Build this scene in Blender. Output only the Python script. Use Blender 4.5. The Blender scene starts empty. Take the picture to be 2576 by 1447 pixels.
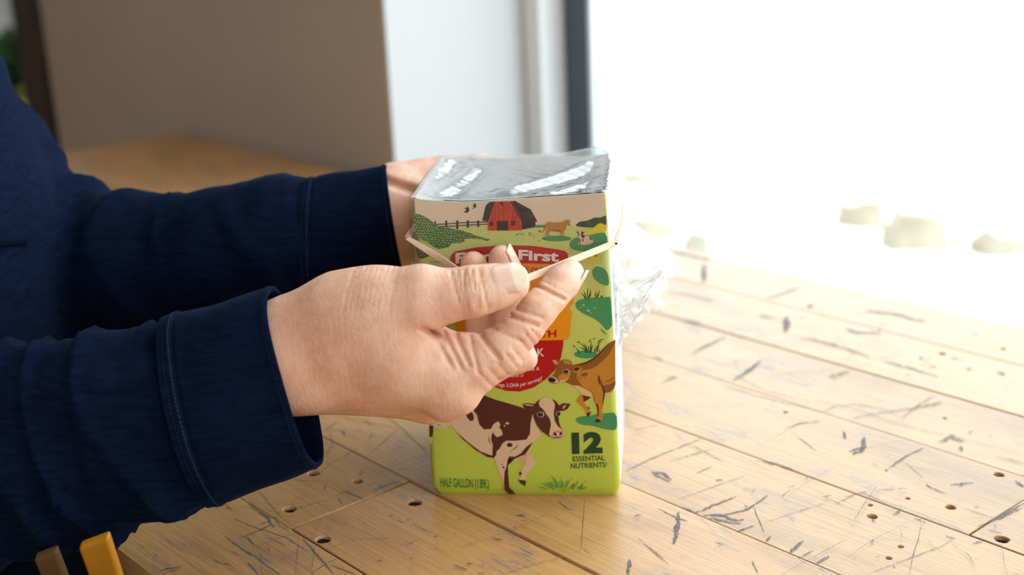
import bpy, bmesh, math, random
import numpy as np
from mathutils import Vector, Matrix

# ---------------------------------------------------------------- camera
IW, IH, FPX = 2576.0, 1447.0, 3290.0
PITCH, ROLL, AZ = math.radians(17.28), math.radians(2.54), math.radians(-40.67)
TABLE_Z = 0.75
CAM = np.array([0.0, 0.0, TABLE_Z + 0.2945])
FWD = np.array([0, math.cos(PITCH), -math.sin(PITCH)])
_r0 = np.array([1.0, 0, 0]); _u0 = np.cross(_r0, FWD)
RGT = math.cos(ROLL) * _r0 - math.sin(ROLL) * _u0
UPV = math.sin(ROLL) * _r0 + math.cos(ROLL) * _u0
scene = bpy.context.scene
cam_data = bpy.data.cameras.new('camera')
cam_data.sensor_width = 36.0
cam_data.lens = FPX * 36.0 / IW
cam_data.clip_start = 0.01
cam_data.dof.use_dof = True
cam_data.dof.focus_distance = 0.596
cam_data.dof.aperture_fstop = 6.3
cam = bpy.data.objects.new('camera', cam_data)
scene.collection.objects.link(cam)
M = Matrix([[RGT[0], UPV[0], -FWD[0], CAM[0]], [RGT[1], UPV[1], -FWD[1], CAM[1]],
            [RGT[2], UPV[2], -FWD[2], CAM[2]], [0, 0, 0, 1]])
cam.matrix_world = M
scene.camera = cam

# ---------------------------------------------------------------- sky, exposure
scene.view_settings.view_transform = 'Standard'
scene.view_settings.look = 'None'
scene.view_settings.exposure = 0.90
scene.view_settings.gamma = 1.0
scene.view_settings.use_curve_mapping = False
SKY = 2.38
world = bpy.data.worlds.new('overcast_sky'); scene.world = world
world.use_nodes = True
wb = world.node_tree.nodes['Background']
wb.inputs['Color'].default_value = (0.88, 0.95, 1.0, 1)
wb.inputs['Strength'].default_value = SKY
scene.cycles.use_denoising = True
scene.cycles.max_bounces = 10
scene.cycles.diffuse_bounces = 5
scene.cycles.transparent_max_bounces = 24
scene.cycles.sample_clamp_indirect = 6.0
scene.cycles.caustics_reflective = False
scene.cycles.caustics_refractive = False

# room frame: A runs along the planks to the far left, P runs towards the window wall
AL = np.array([math.sin(AZ), math.cos(AZ), 0.0])
PE = np.array([AL[1], -AL[0], 0.0])
def RM(A, P, z): return AL * A + PE * P + np.array([0, 0, z])
def ray(x, y): return FWD + RGT * ((x - IW / 2) / FPX) - UPV * ((y - IH / 2) / FPX)
def at(x, y, Z): return CAM + ray(x, y) * Z
def on_z(x, y, z): d = ray(x, y); return CAM + d * ((z - CAM[2]) / d[2])

def portal(name, c, xax, zax, sx, sy):
    """daylight portal filling a window opening; zax points out of the room"""
    ld = bpy.data.lights.new(name, 'AREA'); ld.shape = 'RECTANGLE'
    ld.size = sx; ld.size_y = sy; ld.cycles.is_portal = True
    o = bpy.data.objects.new(name, ld); scene.collection.objects.link(o)
    yax = np.cross(zax, xax)
    o.matrix_world = Matrix([[xax[0], yax[0], zax[0], c[0]], [xax[1], yax[1], zax[1], c[1]],
                             [xax[2], yax[2], zax[2], c[2]], [0, 0, 0, 1]])
WIN_A0, WIN_A1, WIN_Z0, WIN_Z1 = -1.9, 1.10, 0.42, 2.62
BACK_P, A_LEFT, A_RIGHT = -3.2, 2.012, -2.4
W2_P0, W2_P1, W2_Z0, W2_Z1 = -2.0, 0.6, 1.05, 2.55
portal('window_daylight', RM((WIN_A0 + WIN_A1) / 2, 1.10, (WIN_Z0 + WIN_Z1) / 2), AL, PE, WIN_A1 - WIN_A0, WIN_Z1 - WIN_Z0)
portal('added_window_daylight', RM(A_RIGHT - 0.12, (W2_P0 + W2_P1) / 2, (W2_Z0 + W2_Z1) / 2), PE, -AL, W2_P1 - W2_P0, W2_Z1 - W2_Z0)  # daylight for the added, unseen window

# ---------------------------------------------------------------- helpers
rng = np.random.default_rng(7)
random.seed(7)
COL = scene.collection

def link(name, me, parent=None, mats=(), smooth=False):
    o = bpy.data.objects.new(name, me)
    COL.objects.link(o)
    for m in mats: me.materials.append(m)
    if parent is not None: o.parent = parent
    if smooth and len(me.polygons): me.polygons.foreach_set('use_smooth', [True] * len(me.polygons))
    return o

def mesh_py(name, verts, faces, parent=None, mats=(), smooth=False, midx=None):
    me = bpy.data.meshes.new(name)
    me.from_pydata([tuple(map(float, v)) for v in verts], [], [tuple(map(int, f)) for f in faces])
    o = link(name, me, parent, mats, smooth)
    if midx is not None: me.polygons.foreach_set('material_index', midx)
    me.update()
    return o

def mesh_np(name, V, Q, parent=None, mats=(), smooth=True):
    me = bpy.data.meshes.new(name)
    n = len(Q); k = Q.shape[1]
    me.vertices.add(len(V)); me.vertices.foreach_set('co', V.astype(np.float32).ravel())
    me.loops.add(n * k); me.loops.foreach_set('vertex_index', Q.astype(np.int32).ravel())
    me.polygons.add(n)
    me.polygons.foreach_set('loop_start', np.arange(0, n * k, k, dtype=np.int32))
    me.update(calc_edges=True); me.validate()
    return link(name, me, parent, mats, smooth)

def empty(name, loc):
    o = bpy.data.objects.new(name, None); COL.objects.link(o)
    o.location = tuple(map(float, loc)); o.empty_display_size = 0.05
    return o

def local(parent, v):
    return np.asarray(v) - np.array(parent.location)

def tag(o, label, cat, group=None):
    o['label'] = label; o['category'] = cat
    if group: o['group'] = group
    return o

def struct(o):
    o['kind'] = 'structure'; return o

def box_verts(c0, c1, fn):
    xs, ys, zs = zip(c0, c1)
    v = [fn(x, y, z) for x in xs for y in ys for z in zs]
    f = [(0, 1, 3, 2), (4, 6, 7, 5), (0, 4, 5, 1), (2, 3, 7, 6), (0, 2, 6, 4), (1, 5, 7, 3)]
    return v, f

def room_box(name, A, P, Z, mat, parent=None, bevel=0.0):
    """box given in room coordinates (along, perp, height)"""
    v, f = box_verts((A[0], P[0], Z[0]), (A[1], P[1], Z[1]), RM)
    if parent is not None: v = [local(parent, q) for q in v]
    o = mesh_py(name, v, f, parent, (mat,))
    bm = bmesh.new(); bm.from_mesh(o.data); bmesh.ops.recalc_face_normals(bm, faces=bm.faces)
    if bevel > 0:
        bmesh.ops.bevel(bm, geom=bm.edges[:], offset=bevel, segments=2, affect='EDGES', profile=0.6)
    bm.to_mesh(o.data); bm.free()
    return o

def grid_mesh(name, P, parent=None, mats=(), smooth=True, closed=False):
    """P: (n,m,3) array of points"""
    n, m, _ = P.shape
    V = P.reshape(-1, 3)
    i, j = np.meshgrid(np.arange(n - 1), np.arange(m if closed else m - 1), indexing='ij')
    j2 = (j + 1) % m
    Q = np.stack([i * m + j, (i + 1) * m + j, (i + 1) * m + j2, i * m + j2], -1).reshape(-1, 4)
    return mesh_np(name, V, Q, parent, mats, smooth)

# ---------------------------------------------------------------- node materials
class NT:
    def __init__(s, name):
        s.m = bpy.data.materials.new(name); s.m.use_nodes = True
        s.t = s.m.node_tree; s.b = s.t.nodes['Principled BSDF']; s.out = s.t.nodes['Material Output']
    def n(s, typ, **kw):
        nd = s.t.nodes.new(typ)
        for k, v in kw.items():
            if k in ('inp',):
                for kk, vv in v.items(): nd.inputs[kk].default_value = vv
            else: setattr(nd, k, v)
        return nd
    def l(s, a, b): s.t.links.new(a, b)
    def set(s, **kw):
        for k, v in kw.items(): s.b.inputs[k.replace('_', ' ')].default_value = v
    def coords(s, kind='Object', scale=(1, 1, 1), rot=(0, 0, 0), loc=(0, 0, 0)):
        tc = s.n('ShaderNodeTexCoord'); mp = s.n('ShaderNodeMapping')
        mp.inputs['Scale'].default_value = scale; mp.inputs['Rotation'].default_value = rot
        mp.inputs['Location'].default_value = loc
        s.l(tc.outputs[kind], mp.inputs['Vector']); return mp.outputs['Vector']
    def noise(s, vec, scale, detail=4, rough=0.55, dist=0.0):
        nd = s.n('ShaderNodeTexNoise'); nd.inputs['Scale'].default_value = scale
        nd.inputs['Detail'].default_value = detail; nd.inputs['Roughness'].default_value = rough
        nd.inputs['Distortion'].default_value = dist
        if vec is not None: s.l(vec, nd.inputs['Vector'])
        return nd.outputs['Fac']
    def ramp(s, fac, stops):
        nd = s.n('ShaderNodeValToRGB'); cr = nd.color_ramp
        while len(cr.elements) < len(stops): cr.elements.new(0.5)
        for e, (p, c) in zip(cr.elements, stops):
            e.position = p; e.color = (*c, 1) if len(c) == 3 else c
        s.l(fac, nd.inputs['Fac']); return nd.outputs['Color']
    def mix(s, fac, a, b, blend='MIX'):
        nd = s.n('ShaderNodeMix', data_type='RGBA', blend_type=blend)
        for sock, v in ((nd.inputs[0], fac), (nd.inputs[6], a), (nd.inputs[7], b)):
            if hasattr(v, 'is_linked') or hasattr(v, 'node'): s.l(v, sock)
            elif isinstance(v, (int, float)): sock.default_value = v
            else: sock.default_value = (*v, 1)
        return nd.outputs[2]
    def math(s, op, a, b=None, clamp=False):
        nd = s.n('ShaderNodeMath', operation=op); nd.use_clamp = clamp
        for k, v in enumerate((a, b)):
            if v is None: continue
            if hasattr(v, 'node'): s.l(v, nd.inputs[k])
            else: nd.inputs[k].default_value = v
        return nd.outputs[0]
    def bump(s, h, strength=0.3, dist=0.001, normal=None):
        nd = s.n('ShaderNodeBump'); nd.inputs['Strength'].default_value = strength
        nd.inputs['Distance'].default_value = dist
        s.l(h, nd.inputs['Height'])
        if normal is not None: s.l(normal, nd.inputs['Normal'])
        return nd.outputs['Normal']

def lin(r, g, b):
    f = lambda c: (c / 255 / 12.92) if c / 255 <= 0.04045 else ((c / 255 + 0.055) / 1.055) ** 2.4
    return (f(r), f(g), f(b))

def plain(name, col, rough=0.6, spec=0.4, metal=0.0, noise=0.0, nscale=40, bump=0.0, bscale=300, bdist=0.0004):
    s = NT(name)
    s.set(Roughness=rough, Metallic=metal); s.b.inputs['Specular IOR Level'].default_value = spec
    if noise > 0:
        v = s.coords(); f = s.noise(v, nscale)
        lo = tuple(c * (1 - noise) for c in col); hi = tuple(min(1, c * (1 + noise)) for c in col)
        s.l(s.ramp(f, [(0.3, lo), (0.7, hi)]), s.b.inputs['Base Color'])
    else: s.b.inputs['Base Color'].default_value = (*col, 1)
    if bump > 0:
        v = s.coords(); s.l(s.bump(s.noise(v, bscale), bump, bdist), s.b.inputs['Normal'])
    return s.m
# ================================================================ the room
m_wall = plain('beige_wall_paint', (0.46, 0.415, 0.375), 0.85, 0.2, noise=0.04, nscale=3, bump=0.15, bscale=220)
m_reveal = plain('white_reveal_paint', (0.56, 0.57, 0.58), 0.8, 0.2, bump=0.1, bscale=200)
m_ceil = plain('ceiling_paint', (0.75, 0.72, 0.68), 0.9, 0.1)
m_farwall = plain('grey_wall_paint', (0.30, 0.30, 0.29), 0.9, 0.1)
m_warmwall = plain('warm_wall_paint', (0.60, 0.42, 0.26), 0.9, 0.1)
m_trim = plain('dark_brown_trim', (0.035, 0.018, 0.012), 0.5, 0.3, noise=0.2)
m_floor = NT('oak_floor')
_v = m_floor.coords(scale=(1, 1, 1)); _f = m_floor.noise(_v, 6, 6)
m_floor.l(m_floor.ramp(_f, [(0.3, (0.30, 0.18, 0.09)), (0.7, (0.42, 0.27, 0.15))]), m_floor.b.inputs['Base Color'])
m_floor.set(Roughness=0.45); m_floor = m_floor.m

WALL_P = 0.788
struct(room_box('floor', (A_RIGHT, 5.2), (BACK_P, WALL_P + 0.32), (-0.1, 0.0), m_floor))
struct(room_box('ceiling', (A_RIGHT, 5.2), (BACK_P, WALL_P + 0.32), (2.7, 2.8), m_ceil))
wb_ = struct(room_box('wall_back', (1.0985, A_LEFT), (WALL_P, WALL_P + 0.30), (0, 2.7), m_wall))
# the window side of the wall: white plastered reveal, standing 2 mm proud
struct(room_box('trim_1', (1.0965, 1.0985), (WALL_P + 0.001, 0.975), (0.0, 2.7), m_reveal))
struct(room_box('wall_below_window', (A_RIGHT, 1.0964), (WALL_P + 0.19, WALL_P + 0.30), (0, WIN_Z0), m_wall))
struct(room_box('wall_above_window', (A_RIGHT, 1.0964), (WALL_P, WALL_P + 0.30), (WIN_Z1, 2.7), m_wall))
RW = (A_RIGHT - 0.1, A_RIGHT)
struct(room_box('wall_right_lower', RW, (BACK_P, WALL_P + 0.32), (0, W2_Z0), m_warmwall))
struct(room_box('wall_right_upper', RW, (BACK_P, WALL_P + 0.32), (W2_Z1, 2.7), m_warmwall))
struct(room_box('wall_right_south', RW, (BACK_P, W2_P0), (W2_Z0, W2_Z1), m_warmwall))
struct(room_box('wall_right_north', RW, (W2_P1, WALL_P + 0.32), (W2_Z0, W2_Z1), m_warmwall))
struct(room_box('wall_left', (5.2, 5.3), (BACK_P, WALL_P + 1.3), (0, 2.7), m_farwall))
struct(room_box('wall_left_return', (A_LEFT + 0.05, 5.2), (WALL_P + 1.15, WALL_P + 1.25), (0, 2.7), m_farwall))
struct(room_box('wall_front', (A_RIGHT, 5.2), (BACK_P - 0.1, BACK_P), (0, 2.7), m_warmwall))
struct(room_box('trim_2', (A_LEFT - 0.035, A_LEFT + 0.05), (WALL_P - 0.012, WALL_P + 0.33), (0, 2.7), m_trim, bevel=0.004))

# window: white outer frame, dark gasket, pale sash, glass
m_fr = plain('white_window_frame', (0.80, 0.82, 0.84), 0.45, 0.4)
m_gask = plain('dark_blue_grey_gasket', (0.075, 0.105, 0.14), 0.5, 0.4)
m_sash = plain('pale_blue_sash', (0.74, 0.82, 0.86), 0.4, 0.4)
gl = NT('window_glass')
gl.t.nodes.remove(gl.b)
_tr = gl.n('ShaderNodeBsdfTransparent'); _gs = gl.n('ShaderNodeBsdfGlossy'); _gs.inputs['Roughness'].default_value = 0.01
_lw = gl.n('ShaderNodeLayerWeight'); _lw.inputs['Blend'].default_value = 0.5
_fr = gl.n('ShaderNodeMath', operation='MULTIPLY_ADD'); gl.l(gl.math('POWER', _lw.outputs['Facing'], 4.0), _fr.inputs[0]); _fr.inputs[1].default_value = 0.35; _fr.inputs[2].default_value = 0.03
_mx = gl.n('ShaderNodeMixShader'); gl.l(_fr.outputs[0], _mx.inputs[0]); gl.l(_tr.outputs[0], _mx.inputs[1]); gl.l(_gs.outputs[0], _mx.inputs[2])
_tr.inputs['Color'].default_value = (0.97, 0.985, 0.98, 1)
gl.l(_mx.outputs[0], gl.out.inputs['Surface']); m_glass = gl.m

win = struct(empty('window_1', RM(-0.4, 1.0, WIN_Z0)))
def frame_ring(name, a0, a1, z0, z1, wdt, P, mat):
    """rectangular ring in the window plane"""
    out = []
    for (A, Z) in (((a1 - wdt, a1), (z0, z1)), ((a0, a0 + wdt), (z0, z1)),
                   ((a0 + wdt, a1 - wdt), (z0, z0 + wdt)), ((a0 + wdt, a1 - wdt), (z1 - wdt, z1))):
        out.append(room_box(name, A, P, Z, mat, win, bevel=0.0015))
    return out
frame_ring('window_frame', WIN_A0, 1.0962, WIN_Z0, WIN_Z1, 0.0262, (0.975, 1.075), m_fr)
frame_ring('gasket', WIN_A0 + 0.0265, 1.0697, WIN_Z0 + 0.0265, WIN_Z1 - 0.0265, 0.0365, (1.0115, 1.06), m_gask)
frame_ring('sash', WIN_A0 + 0.0632, 1.0330, WIN_Z0 + 0.0632, WIN_Z1 - 0.0632, 0.006, (1.0118, 1.05), m_sash)
room_box('glass_pane', (WIN_A0 + 0.0695, 1.0268), (1.036, 1.042), (WIN_Z0 + 0.0695, WIN_Z1 - 0.0695), m_glass, win)
# added unseen window in the right-hand wall, brightening the side facing the camera
win2 = struct(empty('added_window', RM(A_RIGHT - 0.05, (W2_P0 + W2_P1) / 2, W2_Z0)))
for P_, Z_ in (((W2_P0, W2_P0 + 0.06), (W2_Z0, W2_Z1)), ((W2_P1 - 0.06, W2_P1), (W2_Z0, W2_Z1)), ((W2_P0 + 0.06, W2_P1 - 0.06), (W2_Z0, W2_Z0 + 0.06)), ((W2_P0 + 0.06, W2_P1 - 0.06), (W2_Z1 - 0.06, W2_Z1)), ((-0.9, -0.84), (W2_Z0 + 0.06, W2_Z1 - 0.06))):
    room_box('window_frame', (A_RIGHT - 0.09, A_RIGHT - 0.02), P_, Z_, m_fr, win2)

room_box('glass_pane', (A_RIGHT - 0.058, A_RIGHT - 0.052), (W2_P0 + 0.06, W2_P1 - 0.06), (W2_Z0 + 0.06, W2_Z1 - 0.06), m_glass, win2)

# ================================================================ outdoors: snow and rocks
m_snow = plain('snow', (0.93, 0.94, 0.96), 0.9, 0.2, noise=0.02, nscale=3)
SNOW_Z = -0.35
n = 90
gx = np.linspace(-9, 9, n); gy = np.linspace(1.25, 22, n)
X, Y = np.meshgrid(gx, gy, indexing='ij')
Zs = SNOW_Z + 0.02 * np.sin(1.7 * X + 0.6 * Y) + 0.015 * np.sin(2.6 * Y - 1.1 * X + 1) + 0.01 * np.sin(5 * X + 1.3) * np.sin(4.2 * Y)
Pg = np.stack([X, Y, Zs], -1)
snow = np.empty_like(Pg)
for k in range(3): snow[..., k] = X * -AL[k] + Y * PE[k]
snow[..., 2] = Zs
so = grid_mesh('ground', snow, None, (m_snow,)); struct(so)

def snow_h(x, y):
    a = -(x * AL[0] + y * AL[1]); p = x * PE[0] + y * PE[1]
    return SNOW_Z + 0.02 * math.sin(1.7 * a + 0.6 * p) + 0.015 * math.sin(2.6 * p - 1.1 * a + 1) + 0.01 * math.sin(5 * a + 1.3) * math.sin(4.2 * p)

m_rock = NT('tan_rock')
_v = m_rock.coords('Object'); _f = m_rock.noise(_v, 5, 6)
_c = m_rock.ramp(_f, [(0.35, (0.29, 0.25, 0.175)), (0.65, (0.44, 0.39, 0.30))])
_g = m_rock.n('ShaderNodeNewGeometry'); _sx = m_rock.n('ShaderNodeSeparateXYZ'); m_rock.l(_g.outputs['Normal'], _sx.inputs[0])
_up = m_rock.ramp(_sx.outputs['Z'], [(0.74, (0, 0, 0)), (0.92, (1, 1, 1))])
m_rock.l(m_rock.mix(_up, _c, (0.93, 0.94, 0.96)), m_rock.b.inputs['Base Color']); m_rock.set(Roughness=0.9); m_rock = m_rock.m
def rock(px, py, w, hgt, label, seed):
    p = on_z(px, py, SNOW_Z)
    p[2] = snow_h(p[0], p[1]) - 0.005
    d = np.linalg.norm(p - CAM); sx = w / FPX * d / 2; sz = 1.25 * hgt / FPX * d
    r = np.random.default_rng(seed)
    bm = bmesh.new(); bmesh.ops.create_icosphere(bm, subdivisions=3, radius=1.0)
    ph = r.uniform(0, 6, 6)
    for v in bm.verts:
        c = v.co.copy()
        k = 1 + 0.16 * math.sin(3 * c.x + ph[0]) * math.sin(2.5 * c.y + ph[1]) + 0.10 * math.sin(5 * c.z + 4 * c.x + ph[2]) + 0.06 * math.sin(9 * c.y + ph[3])
        v.co = Vector((math.copysign(abs(c.x) ** 0.8, c.x) * sx * k, c.y * sx * 0.8 * k, math.copysign(abs(max(c.z, -0.25)) ** 0.6, c.z) * sz * (0.9 + 0.25 * (k - 1))))
    me = bpy.data.meshes.new('rock'); bm.to_mesh(me); bm.free()
    o = link('rock', me, None, (m_rock,), True); o.location = tuple(p)
    tag(o, label, 'rock', 'rocks in the snow outside')
rock(2160, 560, 120, 70, 'round tan rock in the snow, leftmost of the rock cluster outside', 1)
rock(2300, 612, 170, 95, 'largest tan rock half buried in snow, middle of the outside cluster', 2)
rock(2530, 622, 170, 58, 'dark grey-brown rock in snow by the right edge of the picture', 3)
rock(2440, 522, 330, 30, 'long low snow-covered rock ledge behind the rock cluster', 6)
rock(1605, 468, 90, 46, 'small tan rock in the snow just right of the wrapped carton top', 4)
rock(1752, 650, 80, 62, 'pale tan rock just beyond the table edge by the plastic wrap', 5)
rock(1622, 610, 130, 60, 'low tan rock behind the plastic wrap beyond the table edge', 9)
rock(2330, 160, 260, 18, 'faint distant rock ridge high up in the snowfield', 7)
rock(1950, 300, 220, 16, 'faint half-covered stone in the middle of the snowfield', 8)

# potted plant far left, beyond the dark door trim
m_pot = plain('yellow_green_pot', (0.30, 0.30, 0.03), 0.5, 0.4, noise=0.1)
m_leaf = plain('dark_green_leaf', (0.03, 0.07, 0.025), 0.5, 0.4, noise=0.3, nscale=30)
m_stand = plain('black_stand', (0.03, 0.03, 0.03), 0.5)
pp = at(38, 358, 3.3)
stand = empty('plant_stand', (pp[0], pp[1], 0)); tag(stand, 'dark round plant stand under the potted plant in the far room', 'plant stand')
def lathe(name, prof, parent, mat, seg=32, off=(0, 0, 0)):
    P = np.array([[[r * math.cos(2 * math.pi * k / seg) + off[0], r * math.sin(2 * math.pi * k / seg) + off[1], z + off[2]] for k in range(seg)] for r, z in prof])
    return grid_mesh(name, P[::-1] if False else P.transpose(0, 1, 2), parent, (mat,), True, closed=True)
zt = pp[2]
lathe('top', [(0.0005, zt - 0.03), (0.17, zt - 0.03), (0.17, zt), (0.0005, zt)], stand, m_stand)
lathe('post', [(0.02, 0.02), (0.02, zt - 0.03)], stand, m_stand)
lathe('base', [(0.0005, 0), (0.14, 0), (0.14, 0.02), (0.0005, 0.021)], stand, m_stand)
plant = empty('potted_plant', (pp[0], pp[1], zt)); tag(plant, 'blurred green plant in a yellow-green pot, far left behind the shoulder', 'plant')
lathe('pot', [(0.0005, 0.0), (0.075, 0.0), (0.10, 0.13), (0.105, 0.13), (0.105, 0.15), (0.09, 0.15), (0.085, 0.12), (0.0005, 0.12)], plant, m_pot)
bml = bmesh.new()
r_ = np.random.default_rng(5)
for k in range(70):
    th = r_.uniform(0, 6.28); el = r_.uniform(0.2, 1.4); L = r_.uniform(0.14, 0.26); wd = r_.uniform(0.03, 0.05)
    d = Vector((math.cos(th) * math.cos(el), math.sin(th) * math.cos(el), math.sin(el))); s = Vector((-math.sin(th), math.cos(th), 0)) * wd
    b = Vector((0, 0, 0.12)); pts = []
    for t in (0.25, 0.5, 0.75, 1.0):
        c = b + d * L * t - Vector((0, 0, 0.06 * t * t)); w_ = math.sin(math.pi * min(0.97, t * 0.8 + 0.15))
        pts.append((bml.verts.new(c - s * w_), bml.verts.new(c + s * w_)))
    for a, c in zip(pts[:-1], pts[1:]): bml.faces.new((a[0], a[1], c[1], c[0]))
mel = bpy.data.meshes.new('foliage'); bml.to_mesh(mel); bml.free()
fo = link('foliage', mel, plant, (m_leaf,)); fo['kind'] = 'stuff'
# ================================================================ table of reclaimed planks
w = NT('worn_honey_plank')
vec = w.coords('Object')
info = w.n('ShaderNodeObjectInfo')
addv = w.n('ShaderNodeVectorMath', operation='MULTIPLY_ADD'); w.l(info.outputs['Location'], addv.inputs[0]); addv.inputs[1].default_value = (7.3, 5.1, 3.0); w.l(vec, addv.inputs[2])
pv = addv.outputs[0]
def stretched(sc):
    m = w.n('ShaderNodeMapping'); m.inputs['Scale'].default_value = sc; w.l(pv, m.inputs['Vector']); return m.outputs[0]
g1 = w.noise(stretched((5, 120, 30)), 3.0, 6, 0.6, 0.6)
g2 = w.noise(stretched((14, 700, 60)), 2.0, 3, 0.6)
big = w.noise(stretched((6, 9, 9)), 1.2, 3, 0.5)
base = w.ramp(g1, [(0.25, (0.38, 0.195, 0.068)), (0.5, (0.57, 0.335, 0.140)), (0.78, (0.68, 0.43, 0.195))])
base = w.mix(0.35, base, w.ramp(big, [(0.3, (0.44, 0.235, 0.085)), (0.7, (0.70, 0.46, 0.23))]))
base = w.mix(0.30, base, w.ramp(g2, [(0.35, (0.32, 0.17, 0.07)), (0.6, (0.72, 0.49, 0.27))]))
# per plank tone
tone = w.ramp(info.outputs['Random'], [(0.0, (0.90, 0.88, 0.86)), (1.0, (1.06, 1.04, 1.02))])
base = w.mix(1.0, base, tone, 'MULTIPLY')
base = w.mix(1.0, base, (0.96, 0.89, 0.76), 'MULTIPLY')
patch = w.noise(stretched((5, 12, 8)), 1.0, 4, 0.55, 0.5)
base = w.mix(w.ramp(patch, [(0.55, (0, 0, 0)), (0.75, (0.55, 0.55, 0.55))]), base, (0.17, 0.085, 0.03))
# blue-grey worn stains and fine scratches
st = w.noise(stretched((22, 34, 20)), 1.0, 8, 0.68, 0.8)
stm = w.ramp(st, [(0.53, (0, 0, 0)), (0.66, (1, 1, 1))])
sc1 = w.noise(stretched((60, 420, 40)), 1.0, 4, 0.7)
scm = w.ramp(sc1, [(0.52, (0, 0, 0)), (0.60, (1, 1, 1))])
stain = w.math('MULTIPLY', stm, scm)
stain = w.math('ADD', w.math('MULTIPLY', stain, 0.70), w.math('MULTIPLY', stm, 0.22), True)
base = w.mix(stain, base, (0.13, 0.14, 0.165))
w.l(base, w.b.inputs['Base Color'])
rg = w.ramp(g1, [(0.2, (0.34,) * 3), (0.8, (0.46,) * 3)])
w.l(rg, w.b.inputs['Roughness']); w.b.inputs['Specular IOR Level'].default_value = 0.45
w.l(w.bump(w.math('SUBTRACT', w.math('ADD', w.math('MULTIPLY', g2, 0.5), g1), w.math('MULTIPLY', stain, 1.2)), 0.22, 0.0006), w.b.inputs['Normal'])
w.b.inputs['Coat Weight'].default_value = 0.30; w.b.inputs['Coat Roughness'].default_value = 0.32
m_plank = w.m
m_under = plain('dark_gap_board', (0.03, 0.018, 0.01), 0.8, 0.2)
m_metal = plain('dark_steel', (0.035, 0.045, 0.065), 0.35, 0.5, metal=0.6)
m_scr = NT('slate_scratch')
_v = m_scr.coords('Object'); _f = m_scr.noise(_v, 900, 4, 0.7)
m_scr.l(m_scr.ramp(_f, [(0.3, (0.05, 0.055, 0.07)), (0.7, (0.16, 0.17, 0.20))]), m_scr.b.inputs['Base Color'])
m_scr.l(m_scr.ramp(m_scr.noise(_v, 1500, 3, 0.7), [(0.40, (0, 0, 0)), (0.52, (0.95, 0.95, 0.95))]), m_scr.b.inputs['Alpha'])
m_scr.set(Roughness=0.7); m_scr = m_scr.m
m_scr2 = NT('pale_scratch')
_v = m_scr2.coords('Object')
m_scr2.b.inputs['Base Color'].default_value = (0.30, 0.20, 0.15, 1)
m_scr2.l(m_scr2.ramp(m_scr2.noise(_v, 1500, 3, 0.7), [(0.40, (0, 0, 0)), (0.55, (0.7, 0.7, 0.7))]), m_scr2.b.inputs['Alpha'])
m_scr2.set(Roughness=0.7); m_scr2 = m_scr2.m

table = empty('plank_table', RM(0.55, 0.5, 0.0))
tag(table, 'long worktable of scratched honey-coloured reclaimed planks standing by the window', 'table')
ROWS = [0.2175, 0.287, 0.3596, 0.433, 0.503, 0.576, 0.645, 0.716, 0.780]
T_END, T_BEG, TH = 1.557, -0.75, 0.028
BUTTS = [[0.02, 1.22], [0.5061, 1.30], [-0.12, 1.05], [0.0, 1.38], [0.2728, 1.15], [0.05, 0.98], [-0.2, 1.33], [0.1, 1.2]]
HOLES = [(789, 1191, 3.0), (900, 1210, 2.6), (729, 1281, 3.2), (1042, 1262, 3.4), (812, 1355, 3.3), (2194, 1299, 2.2), (2390, 1276, 2.2),
         (2512, 1194, 2.3), (2520, 1357, 3.0), (2189, 1271, 1.0), (2283, 1254, 1.0), (2265, 1375, 1.1), (2235, 1404, 1.2), (2370, 890, 2.0), (2523, 878, 1.6), (1628, 783, 2.2), (2037, 770, 2.0), (1975, 1037, 1.2), (2376, 1051, 1.0)]
holes_room = []
for x, y, r in HOLES:
    q = on_z(x, y, TABLE_Z); holes_room.append((q @ AL, q @ PE, r / 1000))
def plank(a0, a1, p0, p1, dz):
    """plank with real nail holes: filled 2-D curve, extruded and bevelled; local x runs along the table"""
    cu = bpy.data.curves.new('plank', 'CURVE'); cu.dimensions = '2D'; cu.fill_mode = 'BOTH'
    ac, pc = (a0 + a1) / 2, (p0 + p1) / 2
    bev = 0.0005
    rings = []
    L, Wd = (a1 - a0) / 2 - bev, (p1 - p0) / 2 - bev
    rings.append([(-L, -Wd), (L, -Wd), (L, Wd), (-L, Wd)])
    for ha, hp, hr in holes_room:
        if a0 + hr < ha < a1 - hr and p0 + hr < hp < p1 - hr:
            rings.append([(-(ha - ac) + (hr * 1.15 + bev) * math.cos(t) * (1 + 0.1 * math.sin(3 * t + ha * 90)), (hp - pc) + (hr + bev) * math.sin(t)) for t in np.linspace(0, 2 * math.pi, 14, endpoint=False)])
    for rg_ in rings:
        sp = cu.splines.new('POLY'); sp.points.add(len(rg_) - 1); sp.use_cyclic_u = True
        for pnt, (x, y) in zip(sp.points, rg_): pnt.co = (x, y, 0, 1)
    cu.extrude = TH / 2 - bev; cu.bevel_depth = bev; cu.bevel_resolution = 1
    tmp = bpy.data.objects.new('tmp', cu)
    me = bpy.data.meshes.new_from_object(tmp)
    bpy.data.objects.remove(tmp); bpy.data.curves.remove(cu)
    me.materials.clear()
    o = link('plank', me, table, (m_plank,))
    c = local(table, RM(ac, pc, TABLE_Z - TH / 2 + dz))
    X_, Y_ = -AL, PE
    o.matrix_local = Matrix([[X_[0], Y_[0], 0, c[0]], [X_[1], Y_[1], 0, c[1]], [0, 0, 1, c[2]], [0, 0, 0, 1]])
GAPS = [0.0007, 0.0006, 0.00012, 0.0004, 0.00035, 0.0004, 0.0003]
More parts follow.
